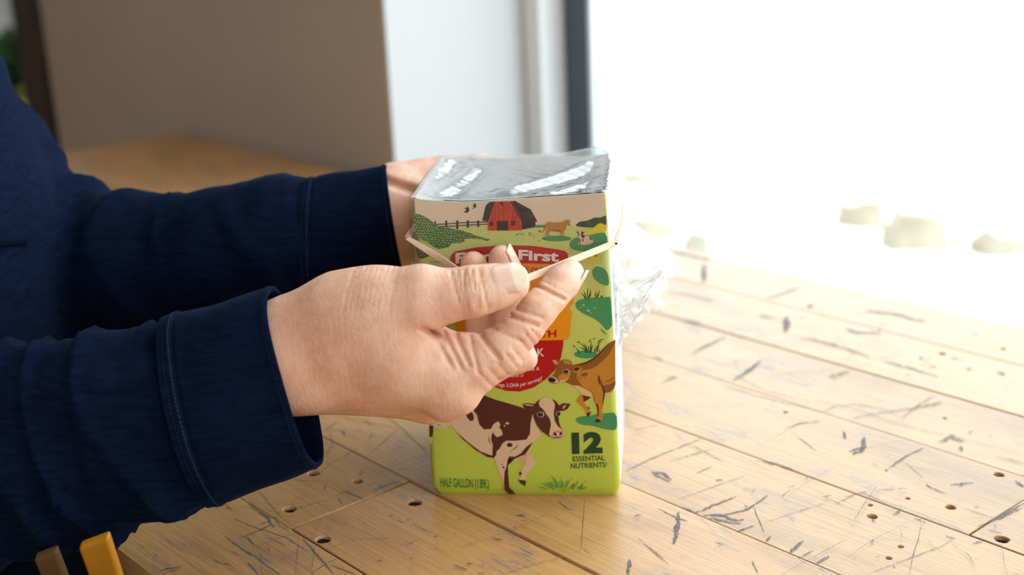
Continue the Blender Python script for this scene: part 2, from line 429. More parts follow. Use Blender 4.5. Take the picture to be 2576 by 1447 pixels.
for i in range(8):
    cuts = [T_BEG] + sorted(BUTTS[i]) + [T_END]
    p0 = ROWS[i] + (GAPS[i - 1] if i else 0); p1 = ROWS[i + 1] - (GAPS[i] if i < 7 else 0)
    for k in range(len(cuts) - 1):
        dz = random.choice([0, -0.0003, -0.0006])
        plank(cuts[k] + 0.0003, cuts[k + 1] - 0.0003, p0, p1, dz)
room_box('sub_top', (T_BEG + 0.01, T_END - 0.01), (0.232, 0.77), (TABLE_Z - 0.05, TABLE_Z - TH - 0.0008), m_under, table)
for A in (T_BEG + 0.08, T_END - 0.14):
    for P in (0.24, 0.70):
        room_box('leg', (A, A + 0.06), (P, P + 0.06), (0, TABLE_Z - 0.05), m_metal, table, bevel=0.003)
room_box('edge_rail', (T_BEG + 0.01, T_END - 0.01), (0.2110, 0.2170), (TABLE_Z - 0.062, TABLE_Z - 0.012), m_metal, table, bevel=0.001)

# dark plugs in the nail holes, standing in for the shade inside
m_hole_shade = plain('dark_hole_shade', (0.012, 0.009, 0.008), 0.8, 0.2)
for ha, hp, hr in holes_room:
    q = local(table, RM(ha, hp, TABLE_Z - 0.0022)); nv = 14
    Vn = [q + np.array([0, 0, z_]) + (AL * math.cos(t) * (hr * 1.3 + 0.0012) + PE * math.sin(t) * (hr * 1.15 + 0.0012)) for z_ in (0, -0.006) for t in np.linspace(0, 2 * math.pi, nv, endpoint=False)]
    Fn = [list(range(nv))[::-1], list(range(nv, 2 * nv))] + [(k, (k + 1) % nv, nv + (k + 1) % nv, nv + k) for k in range(nv)]
    mesh_py('hole_shade_plug', Vn, Fn, table, (m_hole_shade,))
# scratches and gouges: thin ragged marks lying on the planks
def stroke_quads(pts, wd, z, jit, seed):
    r = np.random.default_rng(seed)
    P = np.array(pts, float)
    d = np.r_[0, np.cumsum(np.linalg.norm(np.diff(P, axis=0), axis=1))]
    nn = max(3, int(d[-1] / 0.0022))
    t = np.linspace(0, d[-1], nn)
    Q = np.stack([np.interp(t, d, P[:, k]) for k in range(2)], -1)
    T = np.gradient(Q, axis=0); T /= np.linalg.norm(T, axis=1)[:, None] + 1e-9
    N = np.stack([-T[:, 1], T[:, 0]], -1)
    env = np.sin(np.linspace(0.12, math.pi - 0.12, nn)) ** 0.5
    w1 = wd * env * (0.5 + 1.0 * r.random(nn)); w2 = wd * env * (0.5 + 1.0 * r.random(nn))
    Q = Q + N * (r.normal(0, jit, nn))[:, None]
    Lv = np.c_[Q + N * w1[:, None], np.full(nn, z)]; Rv = np.c_[Q - N * w2[:, None], np.full(nn, z)]
    return Lv, Rv
def marks(name, strokes, mat):
    V, F = [], []
    for k, (pts, wd) in enumerate(strokes):
        xy = [on_z(x, y, TABLE_Z)[:2] for x, y in pts]
        Lv, Rv = stroke_quads(xy, wd * 0.5 / 1000, TABLE_Z + 0.00012 + 0.000002 * k, wd * 0.12 / 1000, k)
        b = len(V); nn = len(Lv)
        for a, c in zip(Lv, Rv): V += [local(table, a), local(table, c)]
        F += [(b + 2 * i, b + 2 * i + 1, b + 2 * i + 3, b + 2 * i + 2) for i in range(nn - 1)]
    o = mesh_py(name, V, F, table, (mat,)); o['kind'] = 'stuff'
S = []
def s1(o, sc, pts, wd): S.append(([(o[0] + x / sc, o[1] + y / sc) for x, y in pts], wd))
Z1 = ((400, 980), 3.0986)
for pts, wd in [([(515, 1145), (640, 1240), (720, 1300)], 1.0), ([(640, 1250), (760, 1300)], 1.3), ([(580, 1005), (700, 1060), (860, 1110), (960, 1150)], 0.8), ([(860, 1110), (1000, 1160), (1170, 1270)], 0.7), ([(1120, 1160), (1230, 1290), (1360, 1440)], 1.0), ([(1180, 1440), (1300, 1360), (1390, 1320)], 0.6), ([(1340, 1370), (1440, 1410), (1520, 1440)], 0.8), ([(690, 1350), (780, 1447)], 1.0), ([(740, 1290), (830, 1370), (950, 1445)], 0.6), ([(560, 1260), (640, 1300)], 0.8), ([(420, 1330), (480, 1360)], 0.8), ([(490, 1355), (560, 1370)], 1.2), ([(0, 1420), (80, 1400), (180, 1380)], 1.8), ([(40, 1440), (160, 1400)], 1.4), ([(640, 1160), (760, 1110), (840, 1080)], 0.9), ([(680, 1150), (750, 1220)], 0.9), ([(520, 890), (560, 940), (620, 950)], 0.7), ([(840, 1010), (900, 990), (940, 1060)], 1.1), ([(780, 1060), (850, 1030), (900, 1080)], 1.3), ([(800, 1090), (870, 1060)], 1.2), ([(780, 960), (850, 1000), (880, 1060)], 1.6), ([(700, 900), (800, 960), (860, 1000)], 0.9), ([(930, 1060), (1010, 1100)], 0.7),
               ([(780, 790), (850, 880), (960, 1000)], 0.5), ([(1000, 700), (1150, 715), (1290, 720)], 0.5), ([(1310, 720), (1290, 790)], 0.7), ([(1370, 830), (1450, 800), (1560, 840), (1600, 860)], 1.2), ([(1400, 850), (1440, 910)], 0.8), ([(1430, 790), (1500, 800)], 1.0), ([(1280, 490), (1340, 490)], 0.9), ([(1360, 560), (1440, 530), (1500, 480), (1550, 490)], 0.8), ([(1260, 650), (1330, 590), (1370, 560)], 0.5), ([(1560, 680), (1590, 630)], 0.7), ([(1620, 745), (1670, 745)], 0.9), ([(1050, 940), (1180, 900), (1330, 855)], 0.4), ([(1040, 850), (1110, 855)], 0.5), ([(1640, 800), (1850, 720), (1900, 730)], 0.9),
               ([(1430, 320), (1455, 370)], 1.3), ([(1665, 340), (1640, 390)], 0.9), ([(1280, 330), (1340, 290), (1400, 250)], 1.0), ([(1370, 110), (1430, 130), (1425, 175)], 1.5), ([(1380, 200), (1440, 210), (1520, 240), (1680, 270), (1900, 310)], 0.6), ([(1760, 200), (1900, 310), (2000, 410), (2090, 490)], 0.8), ([(1640, 510), (1740, 420), (1870, 310)], 0.5), ([(1250, 110), (1350, 180), (1480, 200)], 0.6), ([(1850, 625), (1960, 620)], 0.5), ([(1600, 230), (1660, 290)], 0.7),
               ([(1790, 985), (1830, 990)], 0.8), ([(1930, 1015), (1950, 1025)], 1.0), ([(1970, 1045), (2060, 1095), (2120, 1120)], 0.7), ([(1920, 1225), (2000, 1180), (2060, 1160)], 0.5), ([(1340, 1240), (1520, 1170)], 0.3), ([(1700, 1340), (1740, 1335)], 1.2), ([(1950, 1320), (1975, 1325)], 1.0)]:
    s1(*Z1, pts, wd)
Z2 = ((1050, 1150), 3.68)
for pts, wd in [([(905, 540), (960, 545), (1000, 555)], 1.6), ([(940, 560), (985, 530)], 1.2), ([(1310, 410), (1380, 480), (1450, 490)], 0.8), ([(890, 655), (915, 650)], 1.2), ([(1550, 390), (1535, 600), (1515, 860), (1500, 890)], 0.35), ([(1520, 840), (1580, 890), (1620, 920)], 0.4), ([(2230, 480), (2330, 530), (2420, 575), (2500, 595)], 1.0), ([(2420, 510), (2410, 620), (2390, 740), (2370, 810)], 2.0), ([(1970, 950), (1955, 1040), (1945, 1093)], 1.6), ([(330, 1000), (400, 1030), (460, 1050)], 1.4), ([(460, 985), (510, 995)], 1.4), ([(590, 1000), (610, 995)], 1.2), ([(700, 750), (740, 765), (800, 770)], 1.4), ([(0, 640), (60, 675), (130, 710)], 0.8), ([(155, 735), (180, 745)], 1.0), ([(370, 580), (400, 583)], 1.0), ([(340, 710), (360, 710)], 0.8), ([(80, 870), (200, 850)], 0.35), ([(560, 1085), (630, 1075)], 1.6), ([(920, 1000), (945, 1005)], 1.1), ([(1120, 1080), (1135, 1085)], 1.1), ([(2080, 790), (2250, 920), (2330, 1000)], 0.4)]:
    s1(*Z2, pts, wd)
Z3 = ((1550, 900), 2.6455)
for pts, wd in [([(235, 765), (300, 770), (370, 815)], 2.6), ([(250, 780), (330, 815), (360, 825)], 2.0), ([(60, 760), (200, 690), (340, 630), (560, 545)], 0.9), ([(90, 490), (280, 450)], 0.6), ([(360, 690), (500, 650), (640, 610)], 0.7), ([(540, 770), (640, 725)], 0.8), ([(520, 1040), (640, 990), (800, 925)], 1.5), ([(580, 1050), (700, 1050), (800, 1090), (850, 1080)], 2.4), ([(620, 1070), (720, 1090), (830, 1110)], 1.8), ([(800, 1160), (920, 1120)], 1.3), ([(640, 1060), (760, 1040), (860, 1020), (1010, 920)], 1.2), ([(915, 990), (940, 1060), (985, 1165)], 0.6), ([(400, 950), (650, 860), (880, 780)], 0.4), ([(990, 1100), (1200, 1030), (1440, 955)], 0.35), ([(1000, 1230), (1030, 1190)], 1.2), ([(1160, 1305), (1200, 1260), (1250, 1225)], 1.8), ([(1230, 1330), (1310, 1285)], 1.3), ([(1335, 1375), (1420, 1325)], 1.6), ([(440, 1000), (520, 1030)], 1.6), ([(520, 590), (720, 700)], 0.5), ([(660, 820), (710, 815)], 1.2), ([(300, 170), (400, 130)], 1.2), ([(780, 150), (840, 120), (950, 30)], 1.4), ([(1150, 470), (1220, 440), (1360, 425)], 1.0), ([(1170, 500), (1330, 620)], 0.6), ([(980, 700), (1050, 715)], 1.8), ([(1100, 730), (1180, 745)], 2.0), ([(660, 1230), (715, 1245)], 0.9), ([(150, 1205), (240, 1290), (320, 1360)], 0.5), ([(905, 1355), (945, 1440)], 0.6), ([(920, 690), (1050, 700), (1160, 740), (1260, 780)], 0.8), ([(700, 180), (950, 260), (1200, 320), (1450, 380)], 0.7), ([(750, 100), (1000, 220), (1300, 300)], 0.6), ([(1100, 930), (1160, 880)], 0.5)]:
    s1(*Z3, pts, wd)
Z4 = ((2050, 900), 2.6445)
for pts, wd in [([(320, 530), (325, 580), (300, 630), (250, 645)], 2.6), ([(300, 600), (230, 630)], 2.0), ([(185, 490), (205, 545)], 1.2), ([(490, 740), (600, 660), (730, 600)], 1.1), ([(465, 750), (485, 748)], 2.0), ([(230, 410), (420, 370), (650, 340), (850, 295)], 1.2), ([(60, 360), (140, 320), (280, 310), (500, 350)], 0.8), ([(820, 560), (900, 530), (1000, 560)], 2.4), ([(890, 515), (940, 530)], 2.0), ([(970, 590), (975, 620)], 2.0), ([(1020, 500), (1055, 490)], 1.6), ([(900, 850), (980, 840), (1060, 835)], 1.3), ([(950, 860), (990, 840)], 1.3), ([(740, 845), (800, 880), (870, 905)], 1.1), ([(430, 880), (530, 880)], 0.7), ([(600, 700), (720, 800)], 0.5), ([(1060, 1000), (1105, 995)], 0.8), ([(870, 1190), (930, 1205)], 1.4), ([(710, 1110), (690, 1200), (650, 1330), (630, 1440)], 0.4), ([(360, 1440), (600, 1350), (840, 1260), (940, 1200)], 0.4), ([(130, 980), (250, 920), (380, 880)], 0.5), ([(660, 1070), (740, 1100)], 1.2), ([(550, 1258), (590, 1260)], 1.2), ([(480, 1330), (510, 1335)], 1.2), ([(520, 1395), (535, 1395)], 1.2), ([(1160, 1150), (1240, 1170)], 1.2), ([(1200, 1080), (1391, 970)], 1.4), ([(1080, 1130), (1391, 1000)], 1.0), ([(1050, 1240), (1120, 1225)], 1.0), ([(380, 1075), (405, 1095)], 1.0), ([(700, 330), (840, 300)], 1.6), ([(580, 400), (700, 310), (800, 250)], 0.8), ([(1210, 660), (1391, 710)], 1.0), ([(0, 280), (300, 350), (500, 430), (900, 520), (1391, 650)], 0.6), ([(0, 885), (150, 970), (300, 1030)], 0.35), ([(1000, 1010), (1190, 1070)], 0.4), ([(520, 1050), (570, 1010)], 1.4), ([(200, 930), (320, 900), (450, 960), (600, 1000)], 0.6), ([(1340, 820), (1391, 860)], 2.0)]:
    s1(*Z4, pts, wd)
Z5 = ((1550, 560), 3.618)
for pts, wd in [([(480, 250), (600, 290), (760, 320), (860, 350)], 5), ([(800, 380), (800, 540)], 3.5), ([(1380, 690), (1550, 640), (1660, 590)], 2.5), ([(1740, 760), (1800, 765)], 4), ([(1560, 860), (1540, 1000)], 4), ([(690, 1190), (850, 1110), (1000, 1040)], 2), ([(340, 1230), (420, 1260)], 2.5), ([(1080, 1420), (1200, 1350), (1330, 1250)], 1.8), ([(260, 800), (320, 810)], 3), ([(480, 640), (640, 660), (900, 720)], 2), ([(1300, 850), (1450, 870)], 2.5), ([(1680, 1050), (1990, 1110)], 2), ([(600, 900), (780, 920)], 2.5), ([(450, 1400), (560, 1420)], 2)]:
    s1(*Z5, pts, wd)
Z6 = ((2050, 640), 4.523)
for pts, wd in [([(340, 840), (450, 890), (750, 900)], 3), ([(0, 990), (300, 1060), (620, 1170)], 2), ([(780, 1220), (1050, 1290), (1400, 1400)], 1.8), ([(1180, 1180), (1240, 1190)], 3), ([(1720, 1310), (1790, 1310)], 3), ([(560, 640), (900, 680), (1250, 770)], 4), ([(1540, 1180), (1650, 1200)], 2), ([(2080, 1340), (2150, 1380)], 3), ([(1300, 1270), (1390, 1290)], 2), ([(150, 1400), (400, 1330)], 2), ([(1780, 900), (1850, 920)], 2)]:
    s1(*Z6, pts, wd)
# a scatter of finer scratches and nicks over the whole top
def to_px(A, P):
    d = RM(A, P, TABLE_Z) - CAM; z_ = d @ FWD
    return (IW / 2 + FPX * (d @ RGT) / z_, IH / 2 - FPX * (d @ UPV) / z_)
r_ = np.random.default_rng(77)
cl = [(r_.uniform(0.2, 1.4), r_.uniform(0.23, 0.77), r_.uniform(0.02, 0.07)) for _ in range(34)]
for k in range(760):
    if k % 3: ca_, cp_, sd_ = cl[r_.integers(len(cl))]; A_, P_ = ca_ + r_.normal(0, sd_ * 1.6), cp_ + r_.normal(0, sd_)
    else: A_, P_ = r_.uniform(0.1, 1.5), r_.uniform(0.22, 0.775)
    th = r_.choice([r_.normal(0.0, 0.25), r_.normal(1.9, 0.4), r_.normal(0.8, 0.5)]); nick = k % 5 < 2
    L_ = r_.uniform(0.0015, 0.006) if nick else r_.uniform(0.008, 0.055); cv = r_.normal(0, 0.25)
    pts_ = [(A_ + math.cos(th + cv * t) * L_ * t, P_ + math.sin(th + cv * t) * L_ * t) for t in (-0.5, 0, 0.5)]
    if all(0.219 < q[1] < 0.778 and 0.05 < q[0] < 1.54 for q in pts_): S.append(([to_px(*q) for q in pts_], r_.uniform(0.5, 1.3) if nick else r_.uniform(0.18, 0.5)))
marks('scratch_marks', S, m_scr)
S2 = []
for pts, wd in [([(1090, 1140), (1080, 1250), (1060, 1447)], 0.6), ([(0, 1160), (200, 1260), (380, 1330)], 0.4), ([(230, 1090), (330, 1150), (420, 1190)], 0.4)]:
    S2.append(([(400 + x / 3.0986, 980 + y / 3.0986) for x, y in pts], wd))
for pts, wd in [([(780, 1085), (950, 1030), (1150, 970), (1340, 925)], 0.9), ([(400, 830), (560, 790)], 0.5), ([(0, 420), (200, 510), (520, 690)], 0.3)]:
    S2.append(([(1050 + x / 3.68, 1150 + y / 3.68) for x, y in pts], wd))
marks('pale_scratch_marks', S2, m_scr2)
# ================================================================ milk carton
bl = on_z(1087, 1247, TABLE_Z); br = on_z(1562, 1251, TABLE_Z)
CW = float(np.linalg.norm(br - bl)); CU = (br - bl) / CW; CN = np.array([-CU[1], CU[0], 0.0])
CORG = bl.copy()
CH = 0.1545
def CP(u, n, z): return CORG + CU * u + CN * n + np.array([0, 0, z])       # carton frame -> world
def face_uv(x, y):
    d = ray(x, y); t = ((CORG - CAM) @ CN) / (d @ CN); q = CAM + d * t
    return (q - CORG) @ CU, q[2] - CORG[2]
carton = empty('milk_carton', CP(CW / 2, CW / 2, 0))
tag(carton, 'cut-open green half-gallon milk carton with farm print standing on the planks', 'carton')
m_green = NT('lime_green_print_haze')
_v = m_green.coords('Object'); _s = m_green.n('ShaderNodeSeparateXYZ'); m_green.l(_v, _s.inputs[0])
_c = m_green.ramp(m_green.math('MULTIPLY', _s.outputs['Z'], 6.5), [(0.0, (0.45, 0.54, 0.055)), (0.45, (0.50, 0.55, 0.10)), (0.8, (0.52, 0.57, 0.17))])  # uniform lime graded paler upward, film haze put into the colour
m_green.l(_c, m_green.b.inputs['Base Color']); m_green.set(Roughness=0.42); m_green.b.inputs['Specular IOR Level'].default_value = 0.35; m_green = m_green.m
m_inside = plain('white_carton_inside', (0.86, 0.86, 0.84), 0.5, 0.4)
m_side = plain('white_carton_side', (0.90, 0.91, 0.90), 0.45, 0.4)
m_soil = plain('dark_soil', (0.012, 0.009, 0.007), 0.95, 0.1, noise=0.4, nscale=300, bump=0.8, bscale=400, bdist=0.002)
RIM = [(1040, 499), (1060, 502), (1100, 505.5), (1160, 508.5), (1220, 506), (1300, 500.5), (1400, 494), (1470, 490), (1524, 486)]
rim_uv = np.array([face_uv(*p) for p in RIM])
def rim_z(u): return float(np.interp(u, rim_uv[:, 0], rim_uv[:, 1]))
def outline(z, inset=0.0, seg=5):
    """rounded square section at height z: list of (u,n) counter-clockwise from front-left"""
    t = z / CH
    u0, u1 = 0.0006 * t, CW - 0.0040 * t
    n0, n1 = 0.0, 0.0945 - 0.0025 * t
    bulge = 0.0016 * math.sin(math.pi * min(1, max(0, t))) ** 1.0
    if t < 0.05: k = 0.0022 * (1 - t / 0.05) ** 2; u0 += k; u1 -= k; n0 += k; n1 -= k
    u0 += inset; u1 -= inset; n0 += inset; n1 -= inset
    rr = max(0.0006, 0.0030 - inset); pts = []
    nn = 16
    def corner(cu, cn, a0):
        for a in np.linspace(a0, a0 + math.pi / 2, seg): pts.append((cu + rr * math.cos(a), cn + rr * math.sin(a)))
    def side(a, b, ax):
        for s in np.linspace(0, 1, nn + 2)[1:-1]:
            p = [a[0] + (b[0] - a[0]) * s, a[1] + (b[1] - a[1]) * s]
            off = bulge * math.sin(math.pi * s)
            if ax == 'l': p[0] -= off
            if ax == 'r': p[0] += off
            if ax == 'b': p[1] += off
            pts.append(tuple(p))
    corner(u0 + rr, n0 + rr, math.pi); side((u0 + rr, n0), (u1 - rr, n0), 'f')
    corner(u1 - rr, n0 + rr, 1.5 * math.pi); side((u1, n0 + rr), (u1, n1 - rr), 'r')
    corner(u1 - rr, n1 - rr, 0); side((u1 - rr, n1), (u0 + rr, n1), 'b')
    corner(u0 + rr, n1 - rr, math.pi / 2); side((u0, n1 - rr), (u0, n0 + rr), 'l')
    return pts
def top_z(u, n):
    zf = rim_z(u)
    return zf if n < 0.004 else (CH - 0.0005 + 0.0006 * math.sin(u * 150) if n > 0.085 else zf + (CH - zf) * min(1, (n - 0.004) / 0.03))
zs = [0, 0.001, 0.003, 0.006, 0.012, 0.03, 0.05, 0.075, 0.1, 0.12, 0.14]
rows = [[CP(u, n, z) for u, n in outline(z)] for z in zs]
top_o = outline(CH); rows.append([CP(u, n, top_z(u, n)) for u, n in top_o])
top_i = outline(CH, 0.0007); rows.append([CP(u, n, top_z(u, n)) for u, n in top_i])
for z in (0.13, 0.1, 0.05, 0.002): rows.append([CP(u, n, z) for u, n in outline(z, 0.0007)])
Pc = np.array(rows) - np.array(carton.location)
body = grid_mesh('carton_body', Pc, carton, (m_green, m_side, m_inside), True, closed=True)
nu = Pc.shape[1]
mi = []
for p in body.data.polygons:
    i = p.index // nu; j = p.index % nu
    c = np.mean([np.array(body.data.vertices[v].co) for v in p.vertices], axis=0) + np.array(carton.location) - CORG
    if i >= 11: mi.append(2)
    else:
        u = c @ CU; n = c @ CN
        mi.append(1 if (u > 0.05 and n > 0.0042 and n < 0.09) else 0)
body.data.polygons.foreach_set('material_index', mi)
bo = outline(0.0); mesh_py('carton_base', [CP(u, n, 0.0002) - np.array(carton.location) for u, n in bo], [list(range(len(bo)))[::-1]], carton, (m_green,))
# soil inside
ng = 40
so_i = np.array([[CP(0.0012 + (CW - 0.0066) * i / ng, 0.0012 + 0.0905 * j / ng, 0.1335 + 0.0018 * math.sin(i * 1.3 + j * 0.7) + 0.0012 * math.sin(j * 2.1 - i)) for j in range(ng + 1)] for i in range(ng + 1)]) - np.array(carton.location)
grid_mesh('soil', so_i, carton, (m_soil,), True)

# ---- flat print on the front face: layered ink shapes a fraction of a millimetre proud
CR = {'A': (1030, 480, 6.577), 'B': (1280, 480, 6.577), 'C': (1360, 640, 5.564), 'D': (1360, 850, 6.029), 'E': (1070, 980, 5.169),
      'F': (1250, 980, 5.168), 'G': (1330, 1070, 7.615), 'K': (1060, 850, 3.364), 'P': (0, 0, 1.0)}
_ink = {}
def ink(name, rgb):
    if name not in _ink: _ink[name] = plain('ink_' + name, rgb, 0.42, 0.35)
    return _ink[name]
INK = dict(cream=(0.70, 0.56, 0.42), hill=(0.030, 0.125, 0.022), dot=(0.42, 0.47, 0.18), bush=(0.012, 0.05, 0.018), fence=(0.03, 0.015, 0.015), roof=(0.014, 0.011, 0.010),
           barn=(0.55, 0.035, 0.018), teal=(0.055, 0.27, 0.105), teal2=(0.06, 0.23, 0.08), bushr=(0.022, 0.06, 0.025), yellow=(0.72, 0.58, 0.012), ygreen=(0.55, 0.53, 0.07),
           red=(0.42, 0.003, 0.006), orange=(0.75, 0.27, 0.004), title=(0.80, 0.70, 0.62), tan=(0.45, 0.20, 0.045), tan2=(0.30, 0.12, 0.022), jersey=(0.50, 0.215, 0.022), jdark=(0.235, 0.088, 0.018),
           jblack=(0.035, 0.012, 0.01), belly=(0.68, 0.45, 0.22), cowbrown=(0.082, 0.018, 0.010), cowcream=(0.66, 0.47, 0.31), cowshade=(0.56, 0.37, 0.235), pink=(0.60, 0.25, 0.17), black=(0.008, 0.006, 0.006),
           ink12=(0.014, 0.05, 0.022), label=(0.0, 0.17, 0.035), grass=(0.012, 0.035, 0.010), grass2=(0.07, 0.27, 0.05), white=(0.8, 0.75, 0.68))
class Print:
    def __init__(s, name): s.name, s.V, s.F, s.M, s.mats = name, [], [], [], []
    def mat(s, c):
        m = ink(c, INK[c])
        if m not in s.mats: s.mats.append(m)
        return s.mats.index(m)
    def add_uv(s, uv, faces, c, layer):
        b = len(s.V); k = s.mat(c)
        for u, z in uv: s.V.append(CP(u, -0.00006 - 0.000035 * layer, z) - np.array(carton.location))
        for f in faces: s.F.append([b + i for i in f]); s.M.append(k)
    def poly(s, crop, pts, c, layer, smooth=0):
        ox, oy, sc = CR[crop]
        uv = [face_uv(ox + x / sc, oy + y / sc) for x, y in pts]
        if smooth:                                   # Chaikin corner cutting
            for _ in range(smooth):
                q = []
                for i in range(len(uv)):
                    a, b2 = uv[i], uv[(i + 1) % len(uv)]
                    q += [(0.75 * a[0] + 0.25 * b2[0], 0.75 * a[1] + 0.25 * b2[1]), (0.25 * a[0] + 0.75 * b2[0], 0.25 * a[1] + 0.75 * b2[1])]
                uv = q
        from mathutils.geometry import tessellate_polygon
        tri = tessellate_polygon([[Vector((u, z, 0)) for u, z in uv]])
        area = 0
        faces = []
        for t in tri:
            a, b2, d = (uv[i] for i in t)
            ar = (b2[0] - a[0]) * (d[1] - a[1]) - (b2[1] - a[1]) * (d[0] - a[0])
            faces.append(t if ar > 0 else t[::-1])
        s.add_uv(uv, faces, c, layer)
    def ell(s, crop, cx, cy, rx, ry, c, layer, rot=0.0, seg=20):
        cr, sr = math.cos(rot), math.sin(rot)
        s.poly(crop, [(cx + rx * math.cos(t) * cr - ry * math.sin(t) * sr, cy + rx * math.cos(t) * sr + ry * math.sin(t) * cr) for t in np.linspace(0, 2 * math.pi, seg, endpoint=False)], c, layer)
    def rect(s, crop, x0, y0, x1, y1, c, layer): s.poly(crop, [(x0, y0), (x1, y0), (x1, y1), (x0, y1)], c, layer)
    def stroke(s, crop, pts, wd, c, layer, taper=True):
        P = np.array(pts, float); d = np.r_[0, np.cumsum(np.linalg.norm(np.diff(P, axis=0), axis=1))]
        nn = 8; t = np.linspace(0, d[-1], nn); Q = np.stack([np.interp(t, d, P[:, k]) for k in range(2)], -1)
        T = np.gradient(Q, axis=0); T /= np.linalg.norm(T, axis=1)[:, None]; N = np.stack([-T[:, 1], T[:, 0]], -1)
        w_ = wd / 2 * (np.sin(np.linspace(0.35, math.pi - 0.15, nn)) if taper else np.ones(nn))
        s.poly(crop, [tuple(q) for q in Q + N * w_[:, None]] + [tuple(q) for q in (Q - N * w_[:, None])[::-1]], c, layer)
    def text(s, body, quad, c, layer, bold=0.0, arc=None):
        """quad: px corners top-left, top-right, bottom-left, bottom-right of the capitals"""
        cu = bpy.data.curves.new('lettering', 'FONT'); cu.body = body; cu.size = 1.0; cu.offset = bold; cu.resolution_u = 3
        tmp = bpy.data.objects.new('tmp', cu); me = bpy.data.meshes.new_from_object(tmp)
        V = np.array([v.co[:] for v in me.vertices]); F = [list(p.vertices) for p in me.polygons]
        bpy.data.objects.remove(tmp); bpy.data.curves.remove(cu); bpy.data.meshes.remove(me)
        cap = 0.729
        xs = (V[:, 0] - V[:, 0].min()) / (V[:, 0].max() - V[:, 0].min()); ys = V[:, 1] / cap
        tl, tr, b_l, b_r = [np.array(q, float) for q in quad]
        px = (b_l[None] * (1 - xs)[:, None] + b_r[None] * xs[:, None]) * (1 - ys)[:, None] + (tl[None] * (1 - xs)[:, None] + tr[None] * xs[:, None]) * ys[:, None]
        if arc: px[:, 1] += arc * (4 * xs * (1 - xs))
        s.add_uv([face_uv(*q) for q in px], F, c, layer)
    def done(s, nxt=None):
        if s.V: mesh_py(s.name, s.V, s.F, carton, s.mats, False, s.M)
        return Print(nxt or s.name)

p = Print('printed_sky')
rim_px = RIM
p.poly('P', [(1042.5, 500)] + [(x, y + 0.6) for x, y in RIM[1:-1]] + [(1521, 487.5), (1528, 572), (1450, 569), (1350, 567), (1225, 567), (1118, 567), (1047, 575)], 'cream', 0)
p.done()
p = Print('printed_field')
p.poly('B', [(330, 614), (430, 566), (590, 566), (700, 575), (700, 600), (590, 606)], 'teal2', 1)
p = p.done('printed_hill')
p.poly('A', [(85, 378), (160, 385), (260, 430), (340, 480), (420, 550), (520, 600), (640, 615), (760, 640), (880, 655), (1000, 700), (1100, 740), (1250, 785), (1340, 800), (1290, 830), (1180, 800), (1000, 790), (900, 800), (920, 830), (860, 860), (700, 870), (650, 930), (560, 950), (480, 965), (400, 920), (300, 850), (180, 790), (100, 770)], 'hill', 2)
hp = [(85, 378), (260, 430), (420, 550), (640, 615), (880, 655), (1100, 740), (1300, 800), (900, 800), (860, 850), (700, 860), (560, 940), (480, 950), (300, 840), (100, 760)]
def inside(x, y, poly):
    c = False; j = len(poly) - 1
    for i in range(len(poly)):
        if (poly[i][1] > y) != (poly[j][1] > y) and x < (poly[j][0] - poly[i][0]) * (y - poly[i][1]) / (poly[j][1] - poly[i][1]) + poly[i][0]: c = not c
        j = i
    return c
r_ = np.random.default_rng(3)
for ix in range(28):
    for iy in range(14):
        x = 100 + ix * 46 + (iy % 2) * 23 + r_.uniform(-9, 9); y = 400 + iy * 42 + ix * 4 + r_.uniform(-9, 9)
        if inside(x, y, hp) and inside(x + 10, y, hp): p.ell('A', x, y, 14 - ix * 0.15, 9, 'dot', 3, 0.5, 8)
p = p.done('printed_bush')
p.poly('A', [(105, 850), (160, 905), (270, 930), (350, 970), (375, 1010), (350, 1060), (270, 1110), (180, 1125), (145, 1100), (115, 980)], 'bush', 3, 1)
for x, y in [(190, 960), (230, 990), (280, 980), (170, 1010), (220, 1040), (300, 1030), (250, 1075), (190, 1070), (330, 1000)]: p.ell('A', x, y, 13, 7, 'dot', 4, -0.8, 8)
p = p.done('printed_grass')
for k in range(9): p.stroke('A', [(350 + k * 18, 1200), (345 + k * 19 + (k % 3) * 8, 1150 + (k % 2) * 15)], 9, 'teal2', 3)
p = p.done('printed_bush')
p.poly('B', [(1100, 580), (1130, 540), (1190, 505), (1270, 500), (1340, 480), (1420, 440), (1490, 445), (1560, 430), (1612, 395), (1616, 580), (1500, 600), (1400, 610), (1200, 600)], 'bushr', 2, 1)
p = p.done('printed_mound')
p.poly('B', [(1000, 900), (1020, 830), (1090, 780), (1200, 760), (1320, 740), (1480, 700), (1622, 690), (1640, 985), (1480, 1010), (1400, 1000), (1250, 1005), (1100, 985), (1030, 950)], 'teal', 3, 1)
p = p.done('printed_bush')
p.poly('B', [(1310, 640), (1310, 720), (1430, 715), (1480, 690), (1618, 675), (1617, 590), (1560, 545), (1510, 530), (1460, 560), (1400, 610), (1395, 630)], 'yellow', 4, 1)
p = p.done('printed_mound')
p.ell('B', 1390, 1120, 160, 112, 'ygreen', 3)
for x, y in ((1370, 1068), (1437, 1078), (1315, 1110)): p.ell('B', x, y, 28, 13, 'teal2', 4, -0.3)
p = p.done()
p.poly('C', [(718, 250), (740, 190), (800, 160), (900, 200), (948, 280), (962, 440), (880, 430), (800, 390), (740, 330)], 'teal', 2, 1)
p = p.done()
p.poly('C', [(485, 700), (500, 660), (560, 630), (640, 610), (760, 605), (940, 600), (982, 585), (1000, 940), (1003, 1000), (930, 1075), (870, 1000), (800, 930), (720, 880), (620, 840), (540, 790), (495, 740)], 'teal', 2, 1)
for x, y, r in ((600, 708, 18), (560, 740, 13), (670, 788, 22), (760, 750, 16), (703, 817, 9)): p.ell('C', x, y, r, r * 0.7, 'dot', 3)
p.stroke('C', [(840, 1040), (880, 1085), (930, 1125)], 22, 'teal', 2)
